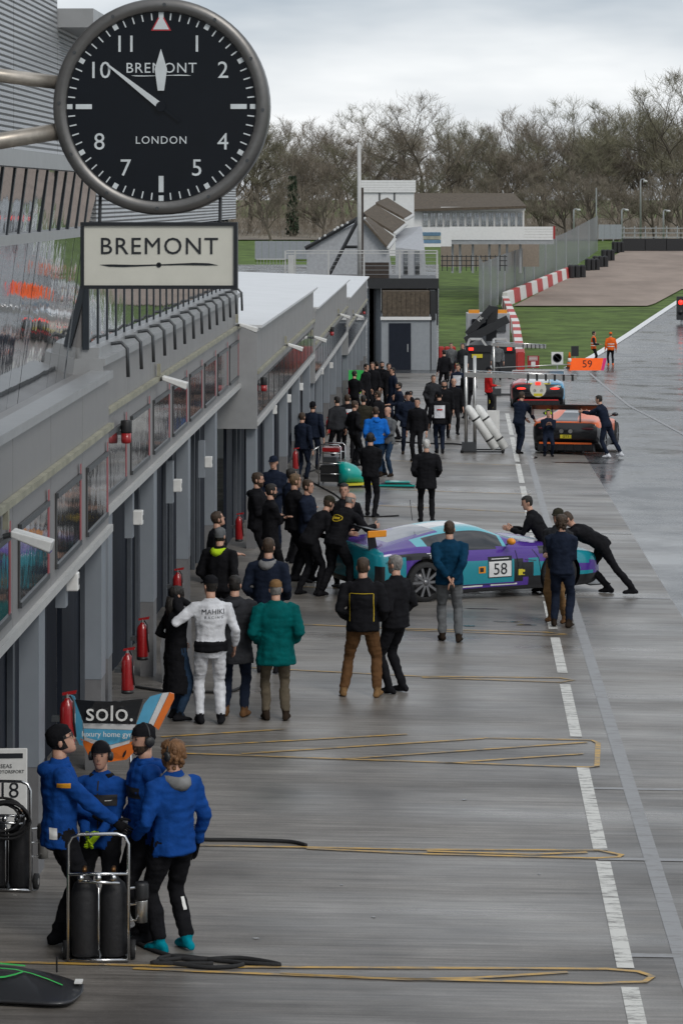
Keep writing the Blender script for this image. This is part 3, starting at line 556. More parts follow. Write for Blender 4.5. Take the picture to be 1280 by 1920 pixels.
for a, b_ in zip(ka[:-1], ka[1:]):
    for k in range(9):
        p, q = a.lerp(b_, k / 9), a.lerp(b_, (k + .96) / 9); d = q - p; nrm = Vector((-d.y, d.x, 0)).normalized() * .22; o = Vector((p.x, p.y, g(p.x, p.y))); e = [p - nrm - o, q - nrm - o, q + nrm - o, p + nrm - o]
        ob = MB().hexa([v - Vector((0, 0, .2)) for v in e] + [v + Vector((0, 0, .75)) for v in e]).build('barrier_block', 'barrier_white' if i % 2 else 'barrier_red'); ob.location = o; i += 1
        tag(ob, ('white' if i % 2 == 0 else 'red') + ' low block of the chequered wall beside the recovery truck', 'barrier', 'chequered blocks along the grass')
ty = [(1066, 1098, 497, 522), (1098, 1124, 485, 508), (1112, 1140, 480, 502), (1128, 1152, 468, 490), (1148, 1170, 453, 474)]
for k, (x0, x1, y0, y1) in enumerate(ty):
    q = G((x0 + x1) / 2, y1); t = thing('tyre_wall', 'black banded tyre bundle, %s from the barrier blocks towards the trees' % names[k], 'tyre wall', q)
    for j in range(3): wbox(t, 'tyre_stack', x0 + (x1 - x0) * j / 3, x0 + (x1 - x0) * (j + .96) / 3, y0, y1 + 1, q.y + j * .8, 1.6, 'tyre').modifiers.new('b', 'BEVEL').width = .12
for k, (x0, x1) in enumerate(((1168, 1208), (1209, 1248), (1249, 1295))):
    q = G((x0 + x1) / 2, 471); t = thing('tyre_wall', 'long dark tyre barrier closing the gravel, %s section from the fence' % names[k], 'tyre wall', q)
    wbox(t, 'conveyor_face', x0, x1, 449, 472, q.y, 1.5, 'tyre'); wbox(t, 'top_band', x0, x1, 447.5, 448.9, q.y + .1, 1.2, 'black_metal')
q = G(1200, 470); t = thing('rail_fence', 'grey post and rail fence behind the tyre barrier', 'fence', P3(1200, 450, q.y + 10))
for k in range(9): wbox(t, 'post', 1128 + k * 20, 1130 + k * 20, 424, 452, q.y + 10, .15, 'galv')
for y0 in (427, 436, 444): wbox(t, 'rail', 1122, 1295, y0, y0 + 1.6, q.y + 9.9, .1, 'galv')
t = thing('grey_hoarding', 'grey boarded hoarding between the fence end and tall lamp', 'hoarding', P3(1140, 445, q.y + 4))
for k in range(4): wbox(t, 'board', 1121 + k * 11, 1131.6 + k * 11, 421, 448, q.y + 4, .15, 'wall_grey')
for x, y0, y1, lab in ((1200, 336, 446, 'tall grey lamp post with hooked head before the wood'), (1243, 394, 446, 'short lamp post beyond the tyre barrier'), (1075, 392, 440, 'short grey lamp post behind the catch fence'), (1165, 392, 446, 'lamp post beside the grey hoarding')):
    Yl = q.y + 14; t = thing('lamp_post', lab, 'lamp post', P3(x, y1, Yl), 0, 'lamp posts by the wood'); h = (y1 - y0) / F * Yl
    MB().tube([(0, 0, -1), (0, 0, h * .96), (.1, 0, h), (.4, 0, h), (.55, 0, h * .985)], [.14, .1, .07, .06, .06], 8).build('pole', 'galv', t, True); MB().ball((.6, 0, h * .965), (.3, .25, .16), 8).build('lamp_head', 'trim_white', t, True)
tag(MB().tube([P3(1117, 445, q.y + 20), P3(1117, 352, q.y + 20)], .09, 6).build('thin_mast', 'galv'), 'thin grey mast behind the catch fence end', 'mast')
t = thing('grey_screen', 'grey boundary screen seen between garage end and trees', 'fence', P3(520, 480, 260))
for k in range(8): wbox(t, 'panel', 478 + k * 13, 490.6 + k * 13, 452, 486, 260, .1, 'wall_grey')
wbox(t, 'green_band', 478, 580, 486, 491, 260, .1, 'grass')
# ------------------------------------------------------------------ trees
M('bark', (.10, .085, .065), .9, var=.3, scale=2); M('twig', (.215, .185, .145), .9, var=.35, scale=.25); M('twig_green', (.19, .18, .12), .9, var=.35, scale=.25); M('ivy', (.014, .028, .010), .8, var=.5, scale=1)
def tree_mesh(seed, H, spread, upright, twn):
    rnd = random.Random(seed); tr = MB(); tips = []
    def branch(p, d, l, r, lev):
        n = 4; pts = [p]; rad = [r]; dd = d.copy()
        for i in range(n):
            dd = (dd + Vector((rnd.uniform(-1, 1), rnd.uniform(-1, 1), rnd.uniform(-.5, .8) * upright)) * .2).normalized()
            pts.append(pts[-1] + dd * l / n); rad.append(r * (1 - .5 * (i + 1) / n))
        if lev:
            for it in range(6):
                e = pts[-1]; q = (e.x / (.40 * H)) ** 2 + (e.y / (.40 * H)) ** 2 + ((e.z - .58 * H) / (.43 * H)) ** 2
                if q <= 1: break
                pts = [p + (x - p) * .8 for x in pts]; l *= .8
        tr.tube(pts, rad, 6 if lev < 2 else 4 if lev < 3 else 3, cap=False)
        if lev >= 4: tips.append((pts, l)); return
        if lev == 3: tips.append((pts, l))
        for k in range((5, 5, 4, 4)[lev]):
            f = rnd.uniform(.35, 1) if lev else rnd.uniform(.38, 1); i = min(n - 1, int(f * n)); q = pts[i].lerp(pts[i + 1], f * n - i)
            ax = Vector((rnd.uniform(-1, 1), rnd.uniform(-1, 1), rnd.uniform(-.15, .65))).normalized()
            nd = (dd * (.75 if lev else .55) + ax * spread).normalized(); branch(q, nd, l * rnd.uniform(.5, .78), max(.012, rad[i] * .58), lev + 1)
        if lev: branch(pts[-1], dd, l * .6, rad[-1] * .9, lev + 1)
    branch(Vector((0, 0, -1)), Vector((rnd.uniform(-.06, .06), 0, 1)), H * .5, H * .019, 0)
    cr = MB()
    for pts, l in tips:
        for k in range(twn):
            i = rnd.randrange(1, len(pts)); p = pts[i - 1].lerp(pts[i], rnd.random()); d = (pts[i] - pts[i - 1]).normalized()
            d = (d * .6 + Vector((rnd.uniform(-1, 1), rnd.uniform(-1, 1), rnd.uniform(-.3, 1)))).normalized(); L_ = rnd.uniform(.5, 1.35); w_ = rnd.uniform(.012, .022)
            s_ = d.cross(Vector((rnd.uniform(-1, 1), rnd.uniform(-1, 1), rnd.uniform(-1, 1)))).normalized() * w_; e = p + d * L_ + Vector((0, 0, rnd.uniform(-.1, .2)))
            cr.add([p - s_, p + s_, e + s_ * .4, e - s_ * .4], [(0, 1, 2, 3)])
    zt = max(max(v.z for v in tr.v), max(v.z for v in cr.v)); return tr, cr, zt
TV = []
for sd, sp, up, tw in ((3, .75, .8, 7), (11, .95, .5, 7), (23, .6, 1.1, 8), (37, .8, .8, 7)):
    a, c, zt = tree_mesh(sd, 20, sp, up, tw); TV.append((a.build('trunk', 'bark'), c.build('crown', 'twig'), zt))
protos = []
TL = [(500, 238, 440, 1), (548, 250, 430, 2), (590, 246, 450, 0), (640, 232, 470, 3), (700, 205, 445, 1), (775, 188, 425, 1), (745, 260, 470, 2), (835, 215, 450, 0), (880, 232, 470, 3), (930, 245, 430, 2), (975, 240, 450, 0), (1020, 212, 440, 3),
      (1075, 196, 430, 1), (1120, 205, 450, 2), (1165, 215, 470, 3), (1205, 190, 450, 0), (1245, 155, 430, 1), (1285, 150, 445, 2), (1330, 170, 440, 0), (470, 230, 450, 3), (420, 225, 440, 0),
      (525, 275, 500, 3), (570, 280, 500, 0), (615, 270, 510, 2), (665, 268, 500, 1), (720, 270, 515, 0), (795, 262, 500, 2), (855, 265, 510, 1), (905, 270, 500, 0), (955, 268, 510, 3), (1000, 262, 500, 2), (1048, 250, 515, 0), (1100, 252, 505, 3), (1145, 250, 510, 1), (1190, 245, 505, 2), (1230, 240, 510, 0), (1270, 230, 500, 3),
      (510, 330, 400, 2), (605, 335, 405, 0), (690, 330, 402, 3), (900, 330, 404, 1), (1010, 325, 400, 2), (1060, 330, 405, 0), (1110, 322, 402, 3), (1160, 335, 400, 1), (1225, 330, 404, 2), (1275, 320, 400, 0), (820, 330, 402, 0)]
kinds = ['bare brown tree with a forking crown', 'bare wide spreading oak', 'bare slender upright tree', 'bare twiggy tree']
for i, (px, yt, Yt, kv) in enumerate(TL):
    X = (px - 640) / F * Yt; z0 = g(X, Yt); zt = CZ - (yt - HY) / F * Yt; tk, cw, zz = TV[kv]; s = (zt - z0) / zz * 1.1
    row = 'young, at the front edge of' if i > 36 else 'deeper in' if i > 20 else 'tall, on the skyline of'
    e = thing('bare_tree', kinds[kv] + ' ' + row + ' the wood', 'tree', (X, Yt, z0), random.uniform(0, 6.28), 'trees of the winter wood'); e.scale = (s * random.uniform(1, 1.2), s * random.uniform(1, 1.2), s)
    for k, src in enumerate((tk, cw)):
        c = src.copy(); COL.objects.link(c); c.parent = e
        if k and random.random() < .4: c.material_slots[0].link = 'OBJECT'; c.material_slots[0].material = MATS['twig_green']
for a, c, z in TV: bpy.data.objects.remove(a); bpy.data.objects.remove(c)
# ivy clad trunk and undergrowth
iv = MB(); rr = random.Random(5); q = P3(548, 440, 420)
for k in range(1500):
    h = rr.random() ** .8 * 8.5; a = rr.uniform(0, 6.28); rad = (.9 - h * .05) * rr.uniform(.5, 1.15); p = q + Vector((rad * math.cos(a), rad * math.sin(a), h)); s = rr.uniform(.12, .25)
    d1 = Vector((rr.uniform(-1, 1), rr.uniform(-1, 1), rr.uniform(-1, 1))).normalized() * s; d2 = d1.orthogonal().normalized() * s; iv.add([p - d1, p + d2, p + d1, p - d2], [(0, 1, 2, 3)])
e = thing('ivy_clad_tree', 'dark green ivy covered trunk in the wood by the clock', 'tree', q); io = iv.build('crown', 'ivy'); io.parent = e; io.matrix_parent_inverse = Matrix.Translation(-q)
MB().tube([(0, 0, -1), (.1, 0, 5), (0, 0, 11)], [.5, .35, .15], 8).build('trunk', 'bark', e)
ug = MB()
for k in range(26000):
    X = rr.uniform(-26, 66); Yy = rr.uniform(408, 530); h = rr.random() ** 1.6 * 6.5; p = Vector((X, Yy, g(X, Yy) + h)); d = Vector((rr.uniform(-.6, .6), rr.uniform(-.6, .6), 1)).normalized() * rr.uniform(.5, 1.6); s = d.orthogonal().normalized() * rr.uniform(.02, .06)
    ug.add([p - s, p + s, p + d + s * .4, p + d - s * .4], [(0, 1, 2, 3)])
struct(ug.build('undergrowth', 'twig'), 'stuff')
fl = MB()
for yy in (400, 440, 480, 540, 640):
    for xx in range(-120, 161, 20): fl.v.append(Vector((xx, yy, g(xx, yy) + .1)))
for j in range(4):
    for i in range(14): fl.f.append((j * 15 + i, j * 15 + i + 1, (j + 1) * 15 + i + 1, (j + 1) * 15 + i)); fl.m.append(0)
struct(fl.build('forest_floor', 'twig'))
# ------------------------------------------------------------------ people
M('skin', (.48, .27, .19), .5, var=.1, scale=20); M('skin_dark', (.3, .16, .1), .5, var=.1); M('lip', (.3, .1, .08), .5); M('eye', (.02, .015, .012), .3)
for nm, c in dict(black=(.010, .010, .012), navy=(.012, .017, .032), charcoal=(.028, .029, .033), royal=(.008, .055, .24), brightblue=(.01, .13, .5), green=(.0, .085, .085), fleece=(.004, .035, .075), white=(.62, .63, .66), brown=(.115, .058, .026),
                 khaki=(.10, .082, .058), grey=(.12, .125, .13), olive=(.03, .028, .02), jeans=(.02, .04, .075), red_=(.5, .02, .02), orange_=(.75, .13, .02), neon=(.42, .62, .02), teal_=(.0, .2, .26), tan=(.19, .11, .05), midgrey=(.2, .2, .2), boot=(.025, .017, .012), print_=(.2, .2, .21), yellow_=(.6, .38, .02)).items():
    cloth('cloth_' + nm, c)
for nm, c in dict(dark=(.012, .009, .007), brown=(.045, .026, .014), grey=(.2, .19, .18), ginger=(.16, .075, .028), white=(.5, .49, .47), blond=(.13, .08, .04)).items(): M('hair_' + nm, c, .6, var=.4, scale=30, bump=.8, bscale=60, stretch=(1, 1, .3))
V = Vector
def ik(a, b, l1, l2, pole):
    d = b - a; Ln = d.length; mxl = (l1 + l2) * .998
    if Ln > mxl: b = a + d * (mxl / Ln); d = b - a; Ln = mxl
    x = (l1 * l1 - l2 * l2 + Ln * Ln) / (2 * Ln); h = math.sqrt(max(0, l1 * l1 - x * x)); u = d / Ln; p = pole - u * pole.dot(u); p = p.normalized() if p.length > 1e-5 else u.orthogonal().normalized()
    return a + u * x + p * h, b
def ell(c, ux, uy, a, b, n=14): return [c + ux * (a * math.cos(2 * math.pi * k / n)) + uy * (b * math.sin(2 * math.pi * k / n)) for k in range(n)]
def hand(mb, w, d, nrm, side, m, curl=.5):
    d = d.normalized(); s = nrm.cross(d); s = s.normalized() if s.length > 1e-4 else d.orthogonal().normalized(); nrm = d.cross(s).normalized() * (1 if nrm.dot(d.cross(s)) >= 0 else -1)
    rg = [ell(w + d * t, s, nrm, a, b, 8) for t, a, b in ((-.03, .028, .024), (.02, .036, .02), (.06, .042, .018), (.088, .04, .014))]; mb.loft(rg, m)
    for k, (o, ln) in enumerate(((-.03, .062), (-.01, .074), (.011, .07), (.031, .055))):
        p = w + d * .082 + s * o; c = curl; pts = [p]; dd = d.copy()
        for j in range(3):
            pts.append(pts[-1] + dd * ln / (1.6 + j * .5)); dd = (dd * math.cos(c) + nrm * math.sin(c)).normalized()
        mb.tube(pts, [.0105, .010, .009, .007], 6, m)
    p = w + d * .015 + s * (-.032 * side); t = (d * .7 - s * .75 * side + nrm * .35).normalized(); mb.tube([p, p + t * .035, p + t * .055 + d * .02, p + t * .06 + d * .042], [.014, .012, .011, .008], 6, m)
HEAD = [(-.118, .022, .024, .05), (-.105, .042, .05, .036), (-.075, .057, .075, .016), (-.04, .066, .088, .006), (0, .072, .095, 0), (.04, .076, .098, -.002), (.078, .068, .087, -.004), (.102, .046, .058, -.005), (.115, .012, .014, -.005)]
PEND = []
def person(px, py, h, yaw, jacket, trousers, shoes, hair, label, hy=None, lean=0, hands='down', feet=None, hl=None, hr=None, bulk=1.12, hem=.84, drop=0, hyaw=0, hpitch=0, vox=.02, legs=1.0, skin='skin', glove=None, hood=None, hat=None, extra=None, sleeve=None, belt=None, at=None, shin=None, hc='black'):
    base = at or (headpos(px, hy, h) if hy else G(px, py)); k = h / 1.78
    mats = ['cloth_' + jacket, 'cloth_' + trousers, 'cloth_' + shoes, skin, 'cloth_' + (glove or 'black'), 'cloth_' + (sleeve or jacket), 'cloth_' + (belt or jacket), 'eye', 'lip', 'cloth_' + (shin or trousers)]
    A = MB(); X = V((1, 0, 0)); la = R(lean); sp = V((0, math.sin(la), math.cos(la))); fw = V((0, math.cos(la), -math.sin(la)))
    pel = V((0, 0, .93 - drop)); feet = feet or ((-.12, .02), (.12, -.02))
    rings = []
    for t, a, b in ((hem - .93, .178, .135), (-.03, .172, .13), (.06, .165, .122), (.18, .16, .12), (.32, .182, .132), (.43, .19, .122), (.495, .165, .10), (.535, .10, .08), (.575, .066, .066)):
        c = pel + sp * t if t > -.05 else pel + V((0, 0, t)).lerp(sp * t, .4)
        f = bulk if t < .5 else 1 + (bulk - 1) * .4
        if t < -.12: a *= 1.06; b *= 1.1
        rings.append(ell(c, X, fw if t > -.05 else fw.lerp(V((0, 1, 0)), .5).normalized(), a * f, b * f))
    A.loft(rings, 0)
    A.loft([ell(pel + V((0, 0, t)), X, V((0, 1, 0)), a, b) for t, a, b in ((-.14, .13, .1), (-.05, .155, .12), (.08, .15, .115))], 1)
    if belt: A.loft([ell(pel + sp * t, X, fw, .19 * bulk, .15 * bulk) for t in (-.06, .055)], 6)
    for s, (fx, fy) in zip((-1, 1), feet):
        hp = pel + V((s * .092, 0, -.03)); an = V((fx, fy, .085)); kn, an = ik(hp, an, .445, .43, V((s * .1, 1, 0)))
        A.tube([hp + V((0, 0, .05)), hp.lerp(kn, .45), kn, kn.lerp(an, .4), kn.lerp(an, .93)], [.095 * legs, .086 * legs, .066 * legs, .066 * legs, .056 * legs], 10, 1)
        if shin: A.tube([kn.lerp(an, .5), kn.lerp(an, .95)], [.068 * legs, .062 * legs], 10, 9)
        f = V((s * .18, 1, 0)).normalized(); z = V((an.x, an.y, an.z - .085))
        A.tube([kn.lerp(an, .9), z + V((0, 0, .07))], [.05, .052], 8, 2)
        A.loft([ell(z + f * t + V((0, 0, b)), V((f.y, -f.x, 0)), V((0, 0, 1)), a, b, 10) for t, a, b in ((-.085, .03, .03), (-.06, .042, .045), (.0, .045, .052), (.09, .05, .038), (.15, .045, .03), (.185, .022, .018))], 2)
    sc_ = pel + sp * .455; PR = {'down': ((-.29, .04, .84), (.29, .02, .84)), 'pockets': ((-.22, .13, .97), (.22, .13, .97)), 'behind': ((-.03, -.2, .97), (.05, -.22, .95)), 'crossed': ((.12, .23, 1.2), (-.12, .25, 1.16)), 'front': ((-.07, .3, 1.08), (.07, .3, 1.08)), 'phone': ((-.06, .2, 1.5), (.22, .12, .98)), 'hips': ((-.22, .02, 1.02), (.22, .02, 1.02))}[hands]
    tg = [V(hl) if hl else V(PR[0]), V(hr) if hr else V(PR[1])]; E = MB()
    for s, tgt in zip((-1, 1), tg):
        sh = sc_ + X * (s * .185 * (1 + (bulk - 1) * .5)); pole = V((s * .45, -1, -.25)) if hands != 'crossed' else V((s, -.2, -.8)); el, wr = ik(sh, tgt, .30, .27, pole); bb = 1 + (bulk - 1) * 1.1
        A.tube([sh - X * s * .06 + sp * .01, sh, sh.lerp(el, .5), el, el.lerp(wr, .5), el.lerp(wr, .97)], [.062 * bb, .068 * bb, .06 * bb, .052 * bb, .047 * bb, .041 * bb], 10, 5 if sleeve else 0)
        nrm = X * -s if hands in ('down',) else V((0, 0, -1))
        if hands != 'pockets' or hl or hr: hand(E, wr, wr - el, nrm, s, 4 if glove else 3, .35)
    nk = pel + sp * .545; la2 = la * .45; hd = V((0, math.sin(la2), math.cos(la2))); E.tube([nk - sp * .04, nk + hd * .1], [.06, .055], 10, 3); hc_ = nk + hd * .165 + V((0, .012, 0))
    rot = Matrix.Rotation(R(hyaw), 3, 'Z') @ Matrix.Rotation(-la2 - R(hpitch), 3, 'X')
    def hp_(x, y, z): return hc_ + rot @ V((x, y, z))
    E.loft([[hp_(w_ * math.cos(2 * math.pi * j / 16), yo + d_ * math.sin(2 * math.pi * j / 16), z) for j in range(16)] for z, w_, d_, yo in HEAD], 3)
    E.add([hp_(-.014, .088, -.03), hp_(.014, .088, -.03), hp_(0, .118, -.028), hp_(0, .094, .022)], [(0, 1, 2), (0, 2, 3), (1, 3, 2)], 3)
    for s in (-1, 1):
        E.ball(hp_(s * .03, .086, .014), (.014, .008, .007), 6, 7); E.ball(hp_(s * .03, .09, .03), (.017, .006, .0035), 6, 7); E.ball(hp_(s * .076, -.008, -.01), (.012, .02, .032), 8, 3)
    E.ball(hp_(0, .088, -.064), (.024, .006, .006), 6, 8)
    col = A
    for mb in (A, E): mb.v = [v * k for v in mb.v]
    me = bpy.data.meshes.new('t'); me.from_pydata([tuple(v) for v in A.v], [], A.f); bm = bmesh.new(); bm.from_mesh(me); bmesh.ops.recalc_face_normals(bm, faces=bm.faces); bm.to_mesh(me); bm.free()
    to = bpy.data.objects.new('t', me); COL.objects.link(to)
    r = to.modifiers.new('r', 'REMESH'); r.mode = 'VOXEL'; r.voxel_size = vox; s_ = to.modifiers.new('s', 'SMOOTH'); s_.factor = .5; s_.iterations = 3
    # children: hair, hat, hood
    ch = []
    H_ = MB()
    def shell(sc1, keep, top=.0, mb=None):
        mb = mb or H_; n = 20; rows = []
        for z, w_, d_, yo in HEAD:
            rows.append([(2 * math.pi * j / n, w_ * sc1 * math.cos(2 * math.pi * j / n), yo + d_ * sc1 * math.sin(2 * math.pi * j / n), z * (1.0 if z < .05 else 1.0 + top) + (.008 if z > .05 else 0)) for j in range(n)])
        fine = []
        for i in range(len(rows) - 1):
            for s in range(3): fine.append([tuple(a + (b - a) * s / 3 for a, b in zip(p, q)) for p, q in zip(rows[i], rows[i + 1])])
        fine.append(rows[-1]); o = len(mb.v)
        for rw in fine:
            for a, x, y, z in rw:
                q = 1 + .09 * noise.noise(V((x * 40, y * 40, z * 40 + px))); mb.v.append(hp_(x * q, y * q, z) * k)
        for i in range(len(fine) - 1):
            for j in range(n):
                a, x, y, z = fine[i][j]
                if keep(math.sin(a), z): mb.f.append((o + i * n + j, o + i * n + (j + 1) % n, o + (i + 1) * n + (j + 1) % n, o + (i + 1) * n + j)); mb.m.append(0)
        return mb
    short = lambda f, z: z > (.058 if f > .55 else -.02 + .1 * max(0, f) if f > 0 else -.075)
    hm = 'hair_' + (hair.split()[0] if hair else 'dark'); kind = (hair + ' short').split()[1] if hair else 'short'
    if kind == 'long':
        shell(1.12, lambda f, z: z > (.06 if f > .6 else -.118), .05)
        H_.tube([hp_(0, -.05, -.03) * k, hp_(0, -.085, -.16) * k, hp_(0, -.09, -.27) * k], [.09 * k, .085 * k, .05 * k], 10)
    elif kind == 'curly':
        shell(1.2, lambda f, z: z > (.055 if f > .6 else -.1), .1); rr = random.Random(px)
        for q in range(40):
            a = rr.uniform(2.8, 6.6); z = rr.uniform(-.11, .1); c = math.sqrt(max(.1, 1 - (z / .125) ** 2)); H_.ball(hp_(.088 * c * math.cos(a), .1 * c * math.sin(a), z) * k, .026 * k, 6)
    elif kind == 'beard':
        shell(1.07, short, .06); shell(1.05, lambda f, z: z < -.048 and f > -.3)
    elif kind != 'bald': shell(1.055, short, .06)
    else: shell(1.03, lambda f, z: -.06 < z < .03 and f < .1)
    ch.append(('hair', H_, hm))
    if hat:
        T_ = MB(); hk, hm2 = hat.split()
        shell(1.1 if hk == 'beanie' else 1.09, (lambda f, z: z > (.03 if f > 0 else -.02)) if hk == 'beanie' else (lambda f, z: z > .035), .12 if hk == 'beanie' else .08, T_)
        if hk in ('cap', 'flatcap'):
            n = 9; w_ = .085; pts = []
            for j in range(n):
                a = R(20 + 140 * j / (n - 1)); pts.append((a, V((w_ * math.cos(a), .105 * math.sin(a), .045)), V((w_ * 1.05 * math.cos(a), .105 * math.sin(a) + (.075 if hk == 'cap' else .035) * math.sin(a), .03))))
            o = len(T_.v)
            for a, p, q in pts: T_.v += [hp_(*p) * k, hp_(*q) * k, hp_(*(q - V((0, 0, .008)))) * k, hp_(*(p - V((0, 0, .008)))) * k]
            for j in range(n - 1):
                for e in range(4): T_.f.append((o + 4 * j + e, o + 4 * j + (e + 1) % 4, o + 4 * j + 4 + (e + 1) % 4, o + 4 * j + 4 + e)); T_.m.append(0)
        ch.append(('hat', T_, 'cloth_' + hm2))
    if hood:
        U = MB(); c0 = nk - sp * .03; U.tube([(c0 + V((.085 * math.cos(R(a)), -.005 + .115 * math.sin(R(a)), .012 - .045 * max(0, -math.sin(R(a)))))) * k for a in range(40, -221, -20)], [((.026 + .036 * max(0, -math.sin(R(a))))) * k for a in range(40, -221, -20)], 8); ch.append(('hood', U, 'cloth_' + hood))
    if extra == 'headset' or extra == 'defender':
        U = MB(); cm = 'black_metal' if extra == 'headset' else 'cloth_neon'
        for s in (-1, 1): U.lathe([(.03 * k, -.02 * k), (.042 * k, -.01 * k), (.042 * k, .015 * k), (.03 * k, .02 * k)], hp_(s * .092, -.005, -.005) * k, 'X', 12)
        U.tube([hp_(.09 * math.cos(R(a)), -.005, .02 + .115 * math.sin(R(a))) * k for a in range(0, 181, 15)], .009 * k, 6); ch.append(('headset', U, cm))
    if extra == 'glasses':
        U = MB()
        for s in (-1, 1):
            U.tube([hp_(s * .032 + .024 * math.cos(R(a)), .1, .012 + .018 * math.sin(R(a))) * k for a in range(0, 361, 30)], .003 * k, 4); U.tube([hp_(s * .056, .1, .015) * k, hp_(s * .078, .0, .01) * k], .003 * k, 4)
        U.tube([hp_(-.008, .102, .016) * k, hp_(.008, .102, .016) * k], .003 * k, 4); ch.append(('glasses', U, 'black_metal'))
    if extra == 'bib':     # photographer's white tabard, front and back
        for s in (-1, 1):
            U = MB()
            gr = [[(pel + sp * t + X * (x * 1.0) + fw * (s * (math.sqrt(max(.02, 1 - (x / .235) ** 2)) * .148 * bulk + .008))) * k for x in (-.15, -.1, -.05, 0, .05, .1, .15)] for t in (.08, .2, .32, .44)]
            o = len(U.v); U.v += [p for r_ in gr for p in r_]
            for i in range(3):
                for j in range(6): U.f.append((o + i * 7 + j, o + i * 7 + j + 1, o + i * 7 + 8 + j, o + i * 7 + 7 + j)); U.m.append(0)
            ch.append(('tabard_panel', U, 'cloth_white'))
        U = MB(); U.box(-.075 * k, .075 * k, (-.168 * bulk) * k, (-.158 * bulk) * k, (pel.z + .30) * k, (pel.z + .335) * k); ch.append(('print', U, 'cloth_red_'))
    if extra == 'hivis':
        U = MB()
        for t in (.07, .2): U.loft([ell(pel + sp * tt, X, fw, .182 * bulk, .139 * bulk, 14) for tt in (t, t + .04)], 0, False)
        U.v = [v * k for v in U.v]; ch.append(('reflective_band', U, 'label_white'))
    PEND.append((to, A, E, mats, ch, base, yaw, label, k, vox)); return base
PEOPLE = {}
def finish_people():
    bpy.context.view_layer.update(); dg = bpy.context.evaluated_depsgraph_get(); res = [bpy.data.meshes.new_from_object(p[0].evaluated_get(dg)) for p in PEND]
    for (to, A, E, mats, ch, base, yaw, label, k, vox), me in zip(PEND, res):
        bpy.data.objects.remove(to); tree = BVHTree.FromPolygons([tuple(v) for v in A.v], A.f)
        vs = [v.co.copy() for v in me.vertices]; ns = [v.normal.copy() for v in me.vertices]; off = random.uniform(0, 50)
        for i, (v, n_) in enumerate(zip(vs, ns)):
            vs[i] = v + n_ * (.014 * noise.noise(V((v.x * 11 + off, v.y * 11, v.z * 6))) + .009 * noise.noise(V((v.x * 9, v.y * 9 + off, v.z * 26))))
        fs = [tuple(p.vertices) for p in me.polygons]; ms = []
        for p in me.polygons:
            loc, nr, ix, ds = tree.find_nearest(p.center); ms.append(A.m[ix] if ix is not None else 0)
        nf = len(fs); o = MB(); o.v = list(vs); o.f = list(fs); o.m = list(ms); o.add(E.v, E.f, 0); o.m[nf:] = E.m
        ob = o.build('person', mats, smooth=True); ob.location = base; ob.rotation_euler = (0, 0, R(yaw)); tag(ob, label, 'person')
        bpy.data.meshes.remove(me)
        for nm, mb, mt in ch: mb.build(nm, mt, ob, smooth=True)
        PEOPLE[label] = (ob, BVHTree.FromPolygons([tuple(v) for v in vs], fs))
def stick(ob, bv, s, size, mat, x, z, front=False, sx=1, depth=.002, name='lettering'):     # lettering laid on the chest or back
    t = text(name, s, size, mat, ob, (0, 0, 0), depth=0, sx=sx)
    for v in t.data.vertices:
        q = V((x + v.co.x * (1 if not front else -1) * sx, -1, z + v.co.y)); q.y = 1 if front else -1
        hit = bv.ray_cast(q, V((0, -1 if front else 1, 0))); y = hit[0].y if hit[0] else 0
        v.co = V((q.x, y + (.006 if front else -.006), q.z))
    t.rotation_euler = (0, 0, 0); t.scale = (1, 1, 1); return t
P = person
# blue jacketed crew in front
P(112, 1778, 1.84, -78, 'royal', 'black', 'black', 'dark', 'man in royal blue jacket, black beanie and glasses resting hand on cylinder trolley', hat='beanie black', extra='glasses', vox=.014, hr=(.16, .46, .98), hl=(-.24, .3, 1.0), hyaw=-8, hpitch=-22, glove='black', hood='royal', bulk=1.14, hem=.82, legs=1.1, feet=((-.14, .0), (.14, .1)))
P(190, 1752, 1.62, 172, 'royal', 'black', 'black', 'dark', 'young person in blue jacket and dark hood facing us behind the cylinder trolley', hat='beanie black', extra='headset', vox=.014, hl=(-.04, .3, .98), hr=(.06, .32, .98), glove='neon', hood='black', bulk=1.12, hem=.82, legs=1.1)
P(272, 1762, 1.80, 110, 'royal', 'black', 'black', 'brown beard', 'bearded man in blue jacket and black beanie facing the crew', hat='beanie black', extra='headset', vox=.014, hands='pockets', bulk=1.12, hem=.82, hyaw=15, hood='royal')
P(326, 1783, 1.74, 38, 'royal', 'black', 'teal_', 'ginger curly', 'person with curly ginger hair, blue jacket and bright teal shoes', extra='headset', vox=.014, glove='black', hood='midgrey', bulk=1.14, hem=.82, legs=1.12, hr=(.3, .08, .86), hl=(-.26, .2, .95), hyaw=20)
# spectators by the white suited driver
P(330, 1350, 1.64, -60, 'black', 'jeans', 'black', 'dark long', 'woman with long dark hair in long black coat holding hand to face', hr=(.06, .19, 1.5), hl=(-.2, .12, 1.0), hem=.36, bulk=1.1)
P(395, 1357, 1.80, 8, 'white', 'white', 'black', 'dark', 'driver in white racing suit with black waistband and black cap', hat='cap black', hl=(-.36, .2, 1.24), hr=(.3, .12, .9), belt='black', bulk=1.08, hem=.92, sleeve='white', vox=.016, hyaw=25, legs=1.05)
P(440, 1343, 1.74, -10, 'charcoal', 'navy', 'brown', 'dark', 'person in long charcoal puffer coat and brown shoes beside the racing suit', hood='charcoal', hands='pockets', bulk=1.3, hem=.68, vox=.018)
P(503, 1262, 1.84, -15, 'navy', 'navy', 'black', 'brown', 'tall man in dark navy jacket with grey collar seen from behind', hood='midgrey', hands='pockets', bulk=1.2)
